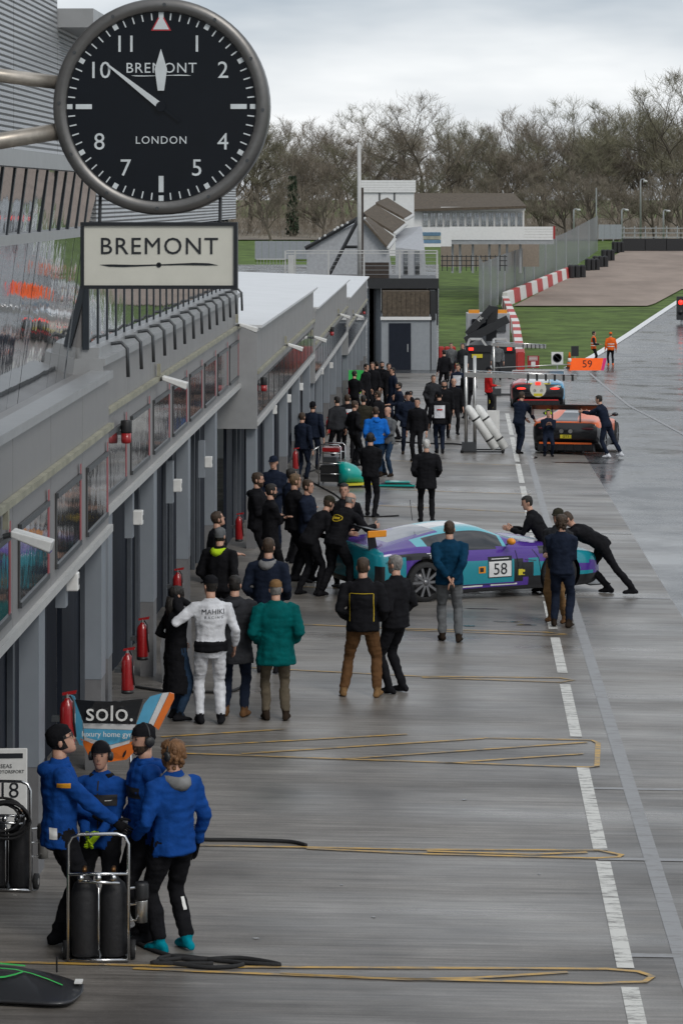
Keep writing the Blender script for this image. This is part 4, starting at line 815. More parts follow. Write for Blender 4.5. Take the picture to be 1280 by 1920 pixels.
P(517, 1350, 1.72, 5, 'green', 'khaki', 'boot', 'grey', 'man in teal green coat, khaki trousers and checked flat cap', hat='flatcap tan', hands='pockets', bulk=1.36, hem=.70, vox=.016)
P(680, 1306, 1.80, -8, 'black', 'brown', 'tan', 'brown', 'man in black jacket with yellow piping and brown trousers', hands='pockets', bulk=1.25, feet=((-.25, .0), (.18, .0)), vox=.016, legs=1.1)
P(742, 1299, 1.80, 55, 'black', 'black', 'black', 'grey beard', 'man with glasses and grey beard in black puffer jacket', extra='glasses', hands='pockets', bulk=1.22, vox=.016)
P(842, 1202, 1.78, 0, 'fleece', 'grey', 'boot', 'brown', 'man in blue fleece and grey trousers, hands clasped behind back', hands='behind', bulk=1.2, vox=.016, feet=((-.1, .05), (.13, -.12)), legs=1.1)
P(1052, 1176, 1.74, -15, 'navy', 'navy', 'boot', 'brown curly', 'long haired person in dark overalls standing by front wheel of purple car', hands='front', bulk=1.12, legs=1.1)
P(1046, 1166, 1.78, 150, 'charcoal', 'tan', 'brown', 'grey', 'man in flat cap and tan trousers behind the long haired person', hat='flatcap olive', hands='front', bulk=1.1)
P(1022, 1112, 1.72, 75, 'black', 'black', 'black', 'dark', 'dark haired mechanic pushing at the nose of the purple car', lean=30, hl=(-.12, .6, 1.1), hr=(.12, .62, 1.1), hyaw=20, feet=((-.1, -.3), (.1, .1)))
P(1128, 1113, 1.80, 78, 'black', 'black', 'black', 'brown', 'mechanic in black bent double pushing the purple car', lean=62, hl=(-.18, .95, .95), hr=(.18, .95, .98), feet=((-.12, -.55), (.12, -.1)), drop=.1, hpitch=20)
# crew at the tail of the purple car
P(578, 1116, 1.76, -60, 'black', 'black', 'black', 'brown', 'mechanic in wide brimmed brown hat leaning over the purple car tail', lean=38, hat='flatcap olive', hl=(-.1, .4, .95), hr=(.15, .5, .95), feet=((-.15, -.1), (.15, .1)))
P(628, 1120, 1.80, -50, 'black', 'black', 'black', 'grey bald', 'bald mechanic with yellow emblem on black back gripping the rear wing', lean=30, hr=(.2, .68, 1.12), hl=(-.15, .4, 1.0), feet=((-.25, -.1), (.18, .15)), bulk=1.2, vox=.016, legs=1.15)
P(407, None, 1.72, -70, 'black', 'black', 'black', 'brown', 'brown haired man with orange arm badge sitting by garage door', hy=957, hands='front', hpitch=-20, bulk=1.2)
P(412, None, 1.74, -25, 'black', 'black', 'black', 'dark', 'person in grey beanie with neon yellow hood', hy=988, hat='beanie grey', hood='neon', hands='pockets', bulk=1.25)
P(482, None, 1.86, -100, 'black', 'black', 'black', 'brown beard', 'tall bearded man in black hooded jacket by the garage', hy=884, hood='black', hands='front', bulk=1.2)
P(507, None, 1.78, -75, 'black', 'black', 'black', 'dark beard', 'dark bearded man in black sweatshirt watching the car', hy=905, hands='crossed', bulk=1.1)
P(513, None, 1.78, 165, 'navy', 'navy', 'black', 'brown', 'man in navy cap and jacket with clasped hands by the pillar', hy=853, hat='cap navy', hands='front', bulk=1.2)
P(552, None, 1.86, -70, 'black', 'black', 'black', 'blond', 'fair haired man in black softshell behind the car tail', hy=886, hands='crossed', bulk=1.2)
P(576, None, 1.78, -110, 'navy', 'black', 'black', 'brown', 'man in dark fleece looking past the fair haired man', hy=897, hands='front', bulk=1.15)
P(645, None, 1.78, 175, 'black', 'black', 'black', 'dark', 'young man in plain black jacket facing us beyond the rear wing', hy=904, hands='pockets', bulk=1.18)
P(694, 968, 1.80, -20, 'black', 'black', 'black', 'dark', 'photographer all in black with headset beside the teal nose cone', hands='front', extra='headset', bulk=1.15, feet=((-.1, .1), (.14, -.15)))
P(799, 979, 1.76, 0, 'black', 'black', 'black', 'white', 'white haired man in long black coat seen from behind', hands='pockets', bulk=1.25, hem=.72)
P(704, 894, 1.78, 10, 'brightblue', 'jeans', 'boot', 'brown', 'man in bright blue hooded jacket', hood='brightblue', hands='pockets', bulk=1.3)
P(727, 893, 1.78, 140, 'grey', 'jeans', 'boot', 'grey bald', 'balding man in grey jacket and jeans beside the blue jacket', hands='front', bulk=1.15)
P(764, 852, 1.78, 185, 'navy', 'navy', 'boot', 'dark', 'man in navy hooded coat walking in black woolly hat', hat='beanie black', hands='pockets', bulk=1.28, hem=.78, feet=((-.12, .1), (.12, -.12)))
P(823, 850, 1.78, 2, 'black', 'navy', 'black', 'dark', 'photographer in white tabard and dark woolly hat seen from behind', hat='beanie black', extra='bib', bulk=1.15, feet=((-.06, .12), (.08, -.12)))
P(566, None, 1.72, -30, 'navy', 'navy', 'black', 'brown', 'man in navy team jacket with white shoulder flash by wall', hy=772, bulk=1.15)
P(586, None, 1.78, -20, 'navy', 'navy', 'black', 'brown', 'man in navy quilted coat and woolly hat by wall', hy=752, hat='beanie black', bulk=1.25)
P(651, None, 1.78, -10, 'black', 'black', 'black', 'brown', 'photographer in white tabard with rucksack beside the red trolley', hy=738, extra='bib', bulk=1.2)
P(681, None, 1.74, 5, 'olive', 'jeans', 'boot', 'dark', 'man in dark olive parka and jeans', hy=740, bulk=1.25, hands='pockets')
P(709, None, 1.74, 60, 'black', 'black', 'black', 'brown', 'brown haired man in black jacket standing beyond the blue jacket', hy=732, bulk=1.15)
for i, (px, hy, yw, jk, hr_, lab) in enumerate(((686, 681, -120, 'black', 'dark', 'man in black in the crew huddle next to yellow board'), (698, 678, 160, 'black', 'brown', 'brown haired man in black inside the crew huddle'), (716, 677, 175, 'black', 'dark beard', 'man in black with hands on belt, middle of the crew huddle'), (736, 688, 110, 'navy', 'dark', 'man with blue trouser stripe at the edge of the crew huddle'), (706, 676, 20, 'black', 'dark', 'man in black seen from behind in the crew huddle'))):
    P(px, None, 1.78, yw, jk, 'black' if i != 3 else 'navy', 'black', hr_, lab, hy=hy, bulk=1.15, vox=.028, hands='hips' if i == 2 else 'down')
P(800, None, 1.55, -40, 'black', 'black', 'black', 'dark', 'crew member in black stooping over equipment on the lane', hy=698, lean=40, hl=(-.1, .5, .9), hr=(.12, .5, .9), vox=.026)
P(770, None, 1.3, 120, 'black', 'black', 'black', 'dark', 'crew member crouching with headset behind the navy coat', hy=718, drop=.35, hands='front', extra='headset', vox=.026)
P(832, None, 1.78, 20, 'black', 'black', 'black', 'dark', 'man in black standing before the red barrier', hy=655, vox=.028)
P(845, None, 1.76, 170, 'grey', 'charcoal', 'black', 'brown', 'man in grey jacket by red barrier', hy=642, vox=.028)
P(867, None, 1.76, 150, 'charcoal', 'charcoal', 'black', 'brown', 'person in dark grey jacket beside the recovery truck', hy=643, vox=.028)
P(832, None, 1.78, 175, 'black', 'black', 'black', 'dark beard', 'bearded man in black behind the white tabard', hy=712, vox=.026)
P(850, None, 1.78, 185, 'black', 'black', 'black', 'grey bald', 'bald man in black walking near gantry posts', hy=708, vox=.026, feet=((-.1, .15), (.14, -.2)))
P(858, None, 1.76, 165, 'navy', 'black', 'black', 'brown', 'man in white and navy tabard by gantry posts', hy=682, extra='bib', vox=.026)
P(915, None, 1.72, -80, 'red_', 'black', 'black', 'dark', 'crew member in red jacket and black cap under the boom', hy=687, hat='cap black', hands='front', vox=.024)
P(932, None, 1.76, 175, 'grey', 'charcoal', 'black', 'grey', 'man in grey top standing behind the recovery truck', hy=640, vox=.028)
P(972, 850, 1.78, -35, 'navy', 'navy', 'black', 'brown', 'mechanic in navy pushing the orange car by its left side', lean=14, hr=(.2, .5, .95), hl=(-.05, .45, .95), feet=((-.1, .1), (.12, -.2)), vox=.02)
P(1136, 858, 1.80, 62, 'navy', 'navy', 'white', 'dark', 'mechanic in navy with white soles pushing the orange car by its wing', lean=20, hl=(-.1, .68, 1.25), hr=(.15, .6, 1.22), feet=((-.12, -.1), (.1, -.42)), vox=.02)
P(1027, None, 1.5, 180, 'navy', 'navy', 'black', 'dark', 'marshal with neon ear defenders crouched behind the orange car', hy=756, extra='defender', hands='front', drop=.2, vox=.024, at=None)
P(1112, 684, 1.74, -95, 'orange_', 'black', 'black', 'dark', 'marshal in orange vest over grey sleeves by the track edge', sleeve='charcoal', extra='hivis', vox=.03, hands='front')
P(1144, 686, 1.74, 5, 'orange_', 'black', 'orange_', 'blond', 'marshal in full orange jacket seen from behind on the track edge', extra='hivis', vox=.03, hat='cap orange_')
for i, (px, hy, yw, jk, lab) in enumerate(((632, 742, 30, 'charcoal', 'person in charcoal coat behind the white tabard with rucksack'), (664, 750, -60, 'black', 'man in black partly hidden by the olive parka'), (748, 716, 100, 'navy', 'person in navy jacket beside the crouching headset wearer'), (782, 745, 160, 'black', 'man in black just behind the navy hooded coat'), (812, 702, 190, 'charcoal', 'man in charcoal jacket near the stooping crew member'), (664, 694, -40, 'black', 'person in black between green flag and crew huddle'), (728, 680, 200, 'black', 'tall man in black at the back of the crew huddle'), (876, 690, 150, 'black', 'person in black between the gantry posts'), (545, 876, -60, 'navy', 'person in navy hood half hidden behind the fair haired man'))):
    P(px, None, 1.74, yw, jk, 'black', 'black', ('dark', 'brown', 'dark beard')[i % 3], lab, hy=hy, bulk=1.15, vox=.028, hands=('down', 'pockets', 'front')[i % 3])
finish_people()
ob, bv = PEOPLE['driver in white racing suit with black waistband and black cap']
stick(ob, bv, 'MAHIKI', .085, 'print_black' if False else 'sign_black', .02, 1.36); stick(ob, bv, 'R A C I N G', .045, 'conduit', .03, 1.295)
ob, bv = PEOPLE['bald mechanic with yellow emblem on black back gripping the rear wing']
M('emblem_yellow', (.6, .42, .02), .6); 
def ring_on(ob, bv, cx, cz, rx, rz, mat, wd=.008, name='emblem'):
    Q = []
    for a in range(0, 361, 15):
        q = V((cx + rx * math.cos(R(a)), -1, cz + rz * math.sin(R(a)))); h_ = bv.ray_cast(q, V((0, 1, 0))); Q.append((h_[0] if h_[0] else V((q.x, 0, q.z))) - V((0, .003, 0)))
    return MB().tube(Q, wd, 6).build(name, mat, ob, True)
ring_on(ob, bv, 0, 1.30, .115, .05, 'emblem_yellow')
ob, bv = PEOPLE['young person in blue jacket and dark hood facing us behind the cylinder trolley']
M('band_black', (.012, .012, .014), .7)
def patch(ob, bv, x0, x1, z0, z1, mat, front=True, n=8, name='chest_panel', dirx=None):
    mb = MB(); d = V((0, -1 if front else 1, 0)) if dirx is None else V((-dirx, 0, 0))
    for i in range(n + 1):
        for j in range(n + 1):
            a, z = x0 + (x1 - x0) * i / n, z0 + (z1 - z0) * j / n; q = V((a, 1 if front else -1, z)) if dirx is None else V((dirx, a, z)); h_ = bv.ray_cast(q, d)
            mb.v.append((h_[0] if h_[0] else (q + d)) - d * .005)
    for i in range(n):
        for j in range(n): mb.f.append((i * (n + 1) + j, i * (n + 1) + j + 1, (i + 1) * (n + 1) + j + 1, (i + 1) * (n + 1) + j)); mb.m.append(0)
    return mb.build(name, mat, ob, True)
patch(*PEOPLE['bald mechanic with yellow emblem on black back gripping the rear wing'], -.075, .075, 1.285, 1.32, 'emblem_yellow', False, name='emblem_bar'); patch(ob, bv, -.16, .16, 1.10, 1.19, 'band_black'); stick(ob, bv, '2', .06, 'label_white', .1, 1.15, True); patch(ob, bv, -.12, -.06, 1.14, 1.146, 'label_white', name='chest_print')
ob, bv = PEOPLE['man in black jacket with yellow piping and brown trousers']
patch(ob, bv, -.15, .15, 1.335, 1.343, 'emblem_yellow', False, name='piping')
for s in (-1, 1): patch(ob, bv, s * .155 - .004, s * .155 + .004, .98, 1.335, 'emblem_yellow', False, name='piping')

badge = lambda lab, *a, **k: patch(*PEOPLE[lab], *a, **k)
A1 = 'man in royal blue jacket, black beanie and glasses resting hand on cylinder trolley'; A2 = 'young person in blue jacket and dark hood facing us behind the cylinder trolley'; A3 = 'bearded man in blue jacket and black beanie facing the crew'; A4 = 'person with curly ginger hair, blue jacket and bright teal shoes'
M('badge_orange', (.75, .33, .02), .5)
badge(A1, -.05, .06, 1.36, 1.40, 'badge_orange', name='arm_badge', dirx=1); badge(A1, -.1, -.04, .93, 1.02, 'label_white', name='reflective_patch', dirx=1)
badge(A2, .17, .26, 1.16, 1.195, 'badge_orange', name='arm_badge'); badge(A2, -.006, .006, .84, 1.3, 'band_black', name='zip'); badge(A2, -.22, -.17, .90, .96, 'label_white', name='reflective_patch')
badge(A3, -.16, .16, 1.2, 1.29, 'band_black', name='chest_panel'); badge(A4, -.02, .03, 1.24, 1.29, 'band_black', name='arm_badge', dirx=1); badge(A4, .02, .08, .93, .99, 'label_white', name='reflective_patch', dirx=1)
badge(A4, .1, .13, .32, .42, 'label_white', False, name='reflective_patch')
# ------------------------------------------------------------------ cars
M('purple', (.075, .030, .26), .25, coat=.4, var=.03); M('teal', (.012, .24, .30), .25, coat=.4, var=.03); M('teal_light', (.10, .42, .50), .25, coat=.4, var=.03); M('car_black', (.008, .008, .010), .3, coat=.4); M('carbon', (.014, .014, .016), .35, var=.3, scale=60)
M('car_glass', (.02, .022, .026), .03, spec=.9); M('screen_glass', (.27, .28, .31), .06, .3); M('car_white', (.68, .68, .68), .3, coat=.6); M('car_orange', (.75, .13, .02), .3, coat=.25, var=.04); M('car_grey', (.13, .13, .135), .3, .4, coat=.5); M('rubber', (.014, .014, .015), .8, bump=.3); M('rim_dark', (.22, .22, .23), .35, .7)
M('lamp_red', (.9, .03, .02), .3, emis=1.6); M('mirror_orange', (.75, .28, .02), .35); M('lamp_dark', (.10, .012, .02), .2); M('plate_yellow', (.62, .52, .03), .5); M('sky_blue', (.08, .33, .55), .35, coat=.5); M('car_red', (.45, .02, .02), .3, coat=.6)
def smooth_lerp(tab, x):
    for i in range(len(tab) - 1):
        if tab[i][0] <= x <= tab[i + 1][0]:
            a, b = tab[i], tab[i + 1]; h = b[0] - a[0]; t = (x - a[0]) / h; out = []
            pa, pb = tab[max(0, i - 1)], tab[min(len(tab) - 1, i + 2)]
            for k in range(1, len(a)):
                m0 = (b[k] - pa[k]) / (b[0] - pa[0]) * h; m1 = (pb[k] - a[k]) / (pb[0] - a[0]) * h; t2, t3 = t * t, t * t * t
                out.append((2 * t3 - 3 * t2 + 1) * a[k] + (t3 - 2 * t2 + t) * m0 + (-2 * t3 + 3 * t2) * b[k] + (t3 - t2) * m1)
            return out
    return list(tab[-1][1:])
def car_body(tab, paint, axles, wr, ns=130):
    # tab rows: x, half width, underside, shoulder height, crown height, crown half width
    x0, x1 = tab[0][0], tab[-1][0]; mb = MB(); rings = []; np_ = 30
    for i in range(ns + 1):
        x = x0 + (x1 - x0) * i / ns; w_, zb, zs, zt, cw = smooth_lerp(tab, x)
        ctl = [(0, zb), (w_ * .86, zb), (w_ * .97, zb + .06), (w_, zb + (zs - zb) * .45), (w_ * .985, zb + (zs - zb) * .8), (w_ * .93, zs), (cw + (w_ * .93 - cw) * .55, zs + (zt - zs) * .45), (cw, zt - (zt - zs) * .16), (cw * .7, zt - (zt - zs) * .03), (0, zt)]
        pr = []
        for s in range(np_ + 1):
            u = s / np_ * (len(ctl) - 1); j = min(len(ctl) - 2, int(u)); f = u - j; p0, p1, p2, p3 = ctl[max(0, j - 1)], ctl[j], ctl[j + 1], ctl[min(len(ctl) - 1, j + 2)]
            pr.append(tuple(.5 * (2 * b + (c - a) * f + (2 * a - 5 * b + 4 * c - d) * f * f + (3 * b - a - 3 * c + d) * f ** 3) for a, b, c, d in zip(p0, p1, p2, p3)))
        ring = [V((x, -y, z)) for y, z in pr] + [V((x, y, z)) for y, z in reversed(pr[1:-1])]
        rings.append(ring)
    n = len(rings[0]); mb.loft(rings, 0)
    names_ = []; out = []
    for f in mb.f:
        c = V((0, 0, 0))
        for i in f: c += mb.v[i]
        c /= len(f); m = paint(c.x, c.y, c.z, smooth_lerp(tab, max(x0, min(x1, c.x))))
        if m not in names_: names_.append(m)
        out.append(names_.index(m))
    mb.m = out; ob = mb.build('body', names_, smooth=True)
    if 'car_black' not in names_: ob.data.materials.append(MATS['car_black'])
    cut = MB()
    for ax in axles:
        for s in (-1, 1): cut.tube([(ax, s * .62, wr), (ax, s * 1.3, wr)], wr + .055, 28)
    co = cut.build('cut', 'car_black'); md = ob.modifiers.new('b', 'BOOLEAN'); md.operation = 'DIFFERENCE'; md.object = co; md.solver = 'EXACT'
    bpy.context.view_layer.update(); me = bpy.data.meshes.new_from_object(ob.evaluated_get(bpy.context.evaluated_depsgraph_get())); ob.modifiers.clear(); ob.data = me; bpy.data.objects.remove(co)
    return ob
def wheel(par, x, y, r, side, wd=.28, spokes=10):
    e = MB().lathe([(r * .74, -wd / 2), (r * .94, -wd / 2), (r, -wd / 2 + .04), (r, wd / 2 - .04), (r * .94, wd / 2), (r * .74, wd / 2)], (0, 0, 0), 'Y', 28, cap=False).build('wheel', 'rubber', par, True); e.location = (x, y, r)
    ys = side * wd * .38; rim = MB().lathe([(r * .75, -wd * .45), (r * .75, wd * .45), (r * .69, wd * .45), (r * .67, -wd * .3)], (0, 0, 0), 'Y', 24, cap=False)
    rim.lathe([(r * .66, -.02), (r * .66, .02)], (0, -ys * .3, 0), 'Y', 20)
    rim.lathe([(r * .16, -.03), (r * .16, .03)], (0, ys, 0), 'Y', 12); o = rim.build('rim', 'rim_dark', e, True)
    for k in range(spokes):
        a = 2 * math.pi * k / spokes; d = V((math.cos(a), 0, math.sin(a))); nn = V((-d.z, 0, d.x)) * .02
        p, q = d * r * .12, d * r * .72; yy = V((0, ys, 0)); t = V((0, .03 * side, 0))
        MB().hexa([p - nn + yy, q - nn + yy, q + nn + yy, p + nn + yy, p - nn + yy + t, q - nn + yy + t, q + nn + yy + t, p + nn + yy + t]).build('spoke', 'rim_dark', e)
def decal(par, bvh, x0, x1, z0, z1, mat, side=-1, name='decal', n=6, lift=.006):
    mb = MB()
    for i in range(n + 1):
        for j in range(n + 1):
            p = V((x0 + (x1 - x0) * i / n, side * 2, z0 + (z1 - z0) * j / n)); h = bvh.ray_cast(p, V((0, -side, 0))); y = h[0].y if h[0] else side * .9; mb.v.append(V((p.x, y + side * lift, p.z)))
    for i in range(n):
        for j in range(n): mb.f.append((i * (n + 1) + j, i * (n + 1) + j + 1, (i + 1) * (n + 1) + j + 1, (i + 1) * (n + 1) + j)); mb.m.append(0)
    return mb.build(name, mat, par, True)
def car_text(par, bvh, s, size, mat, x, z, side=-1, lift=.011, sx=1):
    t = text('lettering', s, size, mat, par, (0, 0, 0), depth=0, sx=sx)
    for v in t.data.vertices:
        p = V((x + v.co.x * sx * (-side), side * 2, z + v.co.y)); h = bvh.ray_cast(p, V((0, -side, 0))); y = h[0].y if h[0] else side * .9; v.co = V((p.x, y + side * lift, p.z))
    t.rotation_euler = (0, 0, 0); t.scale = (1, 1, 1); return t
def bvh_of(ob): return BVHTree.FromPolygons([tuple(v.co) for v in ob.data.vertices], [tuple(p.vertices) for p in ob.data.polygons])
def wing(car, x, z, half, chord, mat, ep='car_black', eh=.2, pyl=.5, ti=.05):
    MB().hexa([(x - chord, -half, z + ti), (x, -half, z), (x, half, z), (x - chord, half, z + ti), (x - chord, -half, z + ti + .03), (x, -half, z + .035), (x, half, z + .035), (x - chord, half, z + ti + .03)]).build('rear_wing', mat, car)
    for s in (-1, 1):
        MB().box(x - chord - .04, x + .06, s * half - .012, s * half + .012, z - eh * .6, z + eh * .5).build('wing_endplate', ep, car, bevel=.03); MB().hexa([(x - .1, s * pyl - .015, z - .35), (x + .06, s * pyl - .015, z - .35), (x + .06, s * pyl + .015, z - .35), (x - .1, s * pyl + .015, z - .35), (x - .14, s * pyl - .015, z + .03), (x - .02, s * pyl - .015, z + .03), (x - .02, s * pyl + .015, z + .03), (x - .14, s * pyl + .015, z + .03)]).build('wing_pylon', 'carbon', car)
def mirror(car, x, y, z, mat):
    for s in (-1, 1):
        MB().ball((x, s * y, z), (.07, .1, .06), 10).build('mirror', mat, car, True); MB().tube([(x + .03, s * (y - .2), z - .08), (x, s * y, z)], .015, 6).build('mirror_stalk', 'carbon', car)
# purple and teal number 58
GT = [(0, .80, .34, .78, .82, .60), (.10, .90, .22, .83, .88, .62), (.45, .95, .16, .87, .95, .62), (.85, .965, .12, .88, 1.03, .60), (1.25, .94, .10, .82, 1.11, .56), (1.7, .92, .10, .79, 1.155, .53), (2.1, .915, .10, .78, 1.13, .54), (2.5, .92, .10, .78, .98, .60), (2.85, .935, .10, .78, .87, .68), (3.35, .97, .10, .78, .82, .70), (3.8, .94, .10, .68, .73, .68), (4.15, .84, .12, .62, .66, .58), (4.35, .66, .18, .48, .52, .45)]
def paint58(x, y, z, c):
    w_, zb, zs, zt, cw = c; up = z > zs + .035
    if z < zb + .07: return 'carbon'
    if x < .12: return 'car_black' if z < .62 else 'teal'
    if up and abs(y) > cw * .93 and .75 < x < 2.45:
        if z > zt - (zt - zs) * .22 or x > 2.38 or x < .95: return 'teal_light'
        if 1.42 < x < 1.5: return 'car_black'
        return 'car_glass' if x > 1.1 else 'car_black'
    if up and abs(y) <= cw * .93:
        if 2.16 < x < 2.82: return 'screen_glass' if abs(y) < cw * .9 else 'teal_light'
        if .45 < x < 1.3: return 'screen_glass' if abs(y) < .42 else 'purple'
        if 1.3 <= x <= 2.16: return 'teal_light' if abs(y) > .2 else 'car_white'
    if x > 2.82:
        if abs(y) < .2 and z > zs: return 'teal_light'
        if z < .3: return 'car_black'
        if 3.75 < x and z > .5: return 'teal'
        if z < .62 - (x - 2.9) * .25: return 'teal'
        return 'car_black' if 3.0 < x < 3.55 and .68 < z < .80 and abs(y) > .6 else 'purple'
    if z < .26: return 'purple'
    if x < .5 and z < .78: return 'teal'
    if z < .62 and 1.2 < x: return 'teal' if x < 2.55 else ('car_black' if x < 2.72 else 'purple')
    if x < 1.3 and .70 < z < .80: return 'car_black'
    return 'purple'
ra = G(790, 1127); yaw = R(27)
car = thing('race_car', 'purple and teal race coupe with number 58 being pushed across the lane', 'race car', (0, 0, 0), yaw)
off = Matrix.Rotation(yaw, 3, 'Z') @ V((.87, -.80, 0)); car.location = (ra.x - off.x, ra.y - off.y, g(ra.x, ra.y + .5) + .01); car.rotation_euler = (R(1), 0, yaw)
bd = car_body(GT, paint58, (.87, 3.42), .335); bd.parent = car; bv = bvh_of(bd)
for x in (.87, 3.42):
    for s in (-1, 1): wheel(car, x, s * .81, .335, s)
wing(car, .15, 1.16, .80, .24, 'carbon', 'mirror_orange', .10); mirror(car, 2.42, 1.02, .93, 'mirror_orange')
MB().box(-.02, .3, -.7, .7, .1, .13).build('diffuser', 'carbon', car); MB().box(4.1, 4.5, -.8, .8, .07, .09).build('splitter', 'carbon', car); MB().tube([(1.2, .15, 1.2), (1.15, .15, 1.55)], .006, 5).build('aerial', 'carbon', car)
for s in (-1, 1):
    for k in range(2): MB().lathe([(.06, -.02), (.06, .02)], (.02, s * (.4 + k * .17), .66), 'X', 14).build('tail_lamp', 'lamp_dark', car, True)
MB().box(-.02, .03, .62, .70, .76, .83).build('rain_light', 'lamp_red', car)
for s in (-1, 1):
    decal(car, bv, 2.05, 2.50, .33, .68, 'sign_black', s, 'number_border', lift=.004); decal(car, bv, 2.065, 2.485, .345, .60, 'car_white', s, 'number_plate', lift=.008); decal(car, bv, 2.065, 2.485, .615, .67, 'sign_black', s, 'number_banner', lift=.008)
    car_text(car, bv, '58', .27, 'sign_black', 2.275, .465, s, .014); decal(car, bv, 2.11, 2.44, .636, .648, 'label_white', s, 'banner_print', lift=.012); decal(car, bv, 1.35, 1.95, .20, .225, 'car_white', s, 'sill_stripe'); decal(car, bv, 2.1, 2.6, .20, .225, 'car_white', s, 'sill_stripe')
    car_text(car, bv, 'T', .085, 'car_white', .95, .75, s); car_text(car, bv, 'S', .085, 'car_white', 1.19, .75, s); decal(car, bv, 1.02, 1.12, .72, .77, 'car_red', s, 'badge_mark'); decal(car, bv, .88, 1.27, .80, .81, 'car_white', s, 'badge_outline'); decal(car, bv, .92, 1.25, .69, .70, 'car_white', s, 'badge_outline'); decal(car, bv, 1.87, 2.0, .42, .53, 'mirror_orange', s, 'roundel'); decal(car, bv, 1.89, 1.96, .44, .51, 'sign_black', s, 'roundel_centre', lift=.01)
    decal(car, bv, 2.62, 2.74, .35, .45, 'plate_yellow', s, 'sticker')
# orange and grey car seen from behind
MC = [(0, .90, .42, .86, .90, .70), (.12, .96, .30, .90, .95, .74), (.5, 1.0, .14, .93, 1.0, .66), (.9, 1.01, .10, .92, 1.06, .6), (1.5, .98, .09, .86, 1.15, .54), (2.1, .96, .09, .82, 1.2, .5), (2.6, .95, .09, .80, 1.12, .52), (3.1, .96, .09, .76, .92, .6), (3.6, .98, .1, .74, .80, .66), (4.2, .9, .12, .6, .64, .6), (4.5, .7, .2, .45, .48, .5)]
def paintmc(x, y, z, c):
    w_, zb, zs, zt, cw = c
    if x < .1: return 'car_orange' if z > .78 else ('car_grey' if abs(y) > .55 and z > .5 else 'car_black')
    if z < .3: return 'carbon'
    if z > zs + .03 and 1.3 < x < 3: return 'car_glass' if abs(y) > cw * .9 or x > 2.4 else ('car_orange' if abs(y) > .25 else 'car_grey')
    if z > zs + .02: return 'car_orange' if abs(y) > .22 else 'car_black' if x < 1.2 else 'car_white'
    if z > zs - .16: return 'car_orange'
    return 'car_grey' if x < 1.4 else ('car_orange' if z > .5 else 'car_grey')
def rear_car(name_label, px, py, yaw, tab, paint, wmat, accent, plate):
    q = G(px, py); c = thing('race_car', name_label, 'race car', q, yaw); bd = car_body(tab, paint, (.92, 3.55), .34, 100); bd.parent = c
    for x in (.92, 3.55):
        for s in (-1, 1): wheel(c, x, s * .86, .34, s, .3, 8)
    wing(c, .12, 1.26, .95, .36, wmat, wmat, .24, .4, .15); mirror(c, 2.9, 1.02, .95, 'car_black')
    MB().hexa([(-.08, -.8, .12), (.3, -.8, .06), (.3, .8, .06), (-.08, .8, .12), (-.08, -.8, .3), (.3, -.8, .3), (.3, .8, .3), (-.08, .8, .3)]).build('diffuser', 'carbon', c); MB().box(-.10, -.08, -.75, .75, .30, .35).build('diffuser_lip', accent, c)
    for k in range(5): MB().box(-.12, .2, -.5 + k * .25 - .008, -.5 + k * .25 + .008, .08, .3).build('diffuser_fin', 'carbon', c)
    for s in (-1, 1):
        MB().ball((.03, s * .62, .74), (.05, .24, .05), 10).build('tail_lamp', 'lamp_dark' if accent == 'car_orange' else 'lamp_red', c, True); MB().tube([(-.03, s * .13, .66), (.2, s * .13, .66)], .06, 12).build('exhaust', 'steel', c)
    MB().box(-.035, .0, -.16, .16, .46, .56).build('number_plate', plate, c); MB().box(-.02, .05, -.7, .7, .58, .62).build('rear_grille', 'carbon', c)
    return c
mc = rear_car('orange and grey race car with black wing being pushed by mechanics', 1060, 852, R(77), MC, paintmc, 'plastic_black', 'car_orange', 'plate_yellow')
text('lettering', 'GT3', .1, 'sign_black', mc, (-.04, 0, .51), rot=(R(90), 0, R(-90)), depth=.002)
def paint3(x, y, z, c):
    w_, zb, zs, zt, cw = c
    if x < .1: return ('car_red' if y > .3 else 'sky_blue' if y < -.5 else 'plate_yellow') if z > .74 else 'car_black'
    if z > zs + .03 and 1.3 < x < 3: return 'car_glass' if abs(y) > cw * .9 or x > 2.4 else 'car_white'
    if z < .35: return 'car_black'
    return ('car_red' if y > 0 else 'sky_blue') if abs(y) > .45 else 'car_white'
c3 = rear_car('red, white and blue race car with glowing tail lamps beyond the orange car', 1008, 766, R(87), MC, paint3, 'car_white', 'car_red', 'plate_yellow')
MB().lathe([(.3, 0), (.3, .02)], (-.03, 0, .72), 'X', 20).build('roundel', 'sign_cream', c3); MB().box(-.06, -.02, -.09, .09, .88, .98).build('rain_light', 'lamp_red', c3)

def seam(pts, side, n=10):      # shut line laid on the flank
    mb = MB(); Q = []
    for a, b in zip(pts[:-1], pts[1:]):
        for k in range(n): Q.append((a[0] + (b[0] - a[0]) * k / n, a[1] + (b[1] - a[1]) * k / n))
    Q.append(pts[-1]); W = []
    for x, z in Q:
        h = bv.ray_cast(V((x, side * 2, z)), V((0, -side, 0))); W.append(V((x, (h[0].y if h[0] else side * .9) + side * .003, z)))
    mb.tube(W, .006, 5); mb.build('shut_line', 'sign_black', car)
for s in (-1, 1):
    seam([(1.42, .76), (1.40, .5), (1.48, .24), (2.56, .22), (2.62, .5), (2.58, .76)], s); seam([(2.9, .76), (3.0, .62), (3.05, .3)], s); seam([(2.75, .6), (2.95, .58)], s); seam([(.35, .8), (.32, .5), (.42, .3)], s)
    decal(car, bv, 1.2, 1.3, .70, .77, 'car_white', s, 'sponsor_roundel'); decal(car, bv, 2.7, 2.9, .32, .56, 'car_black', s, 'side_vent')
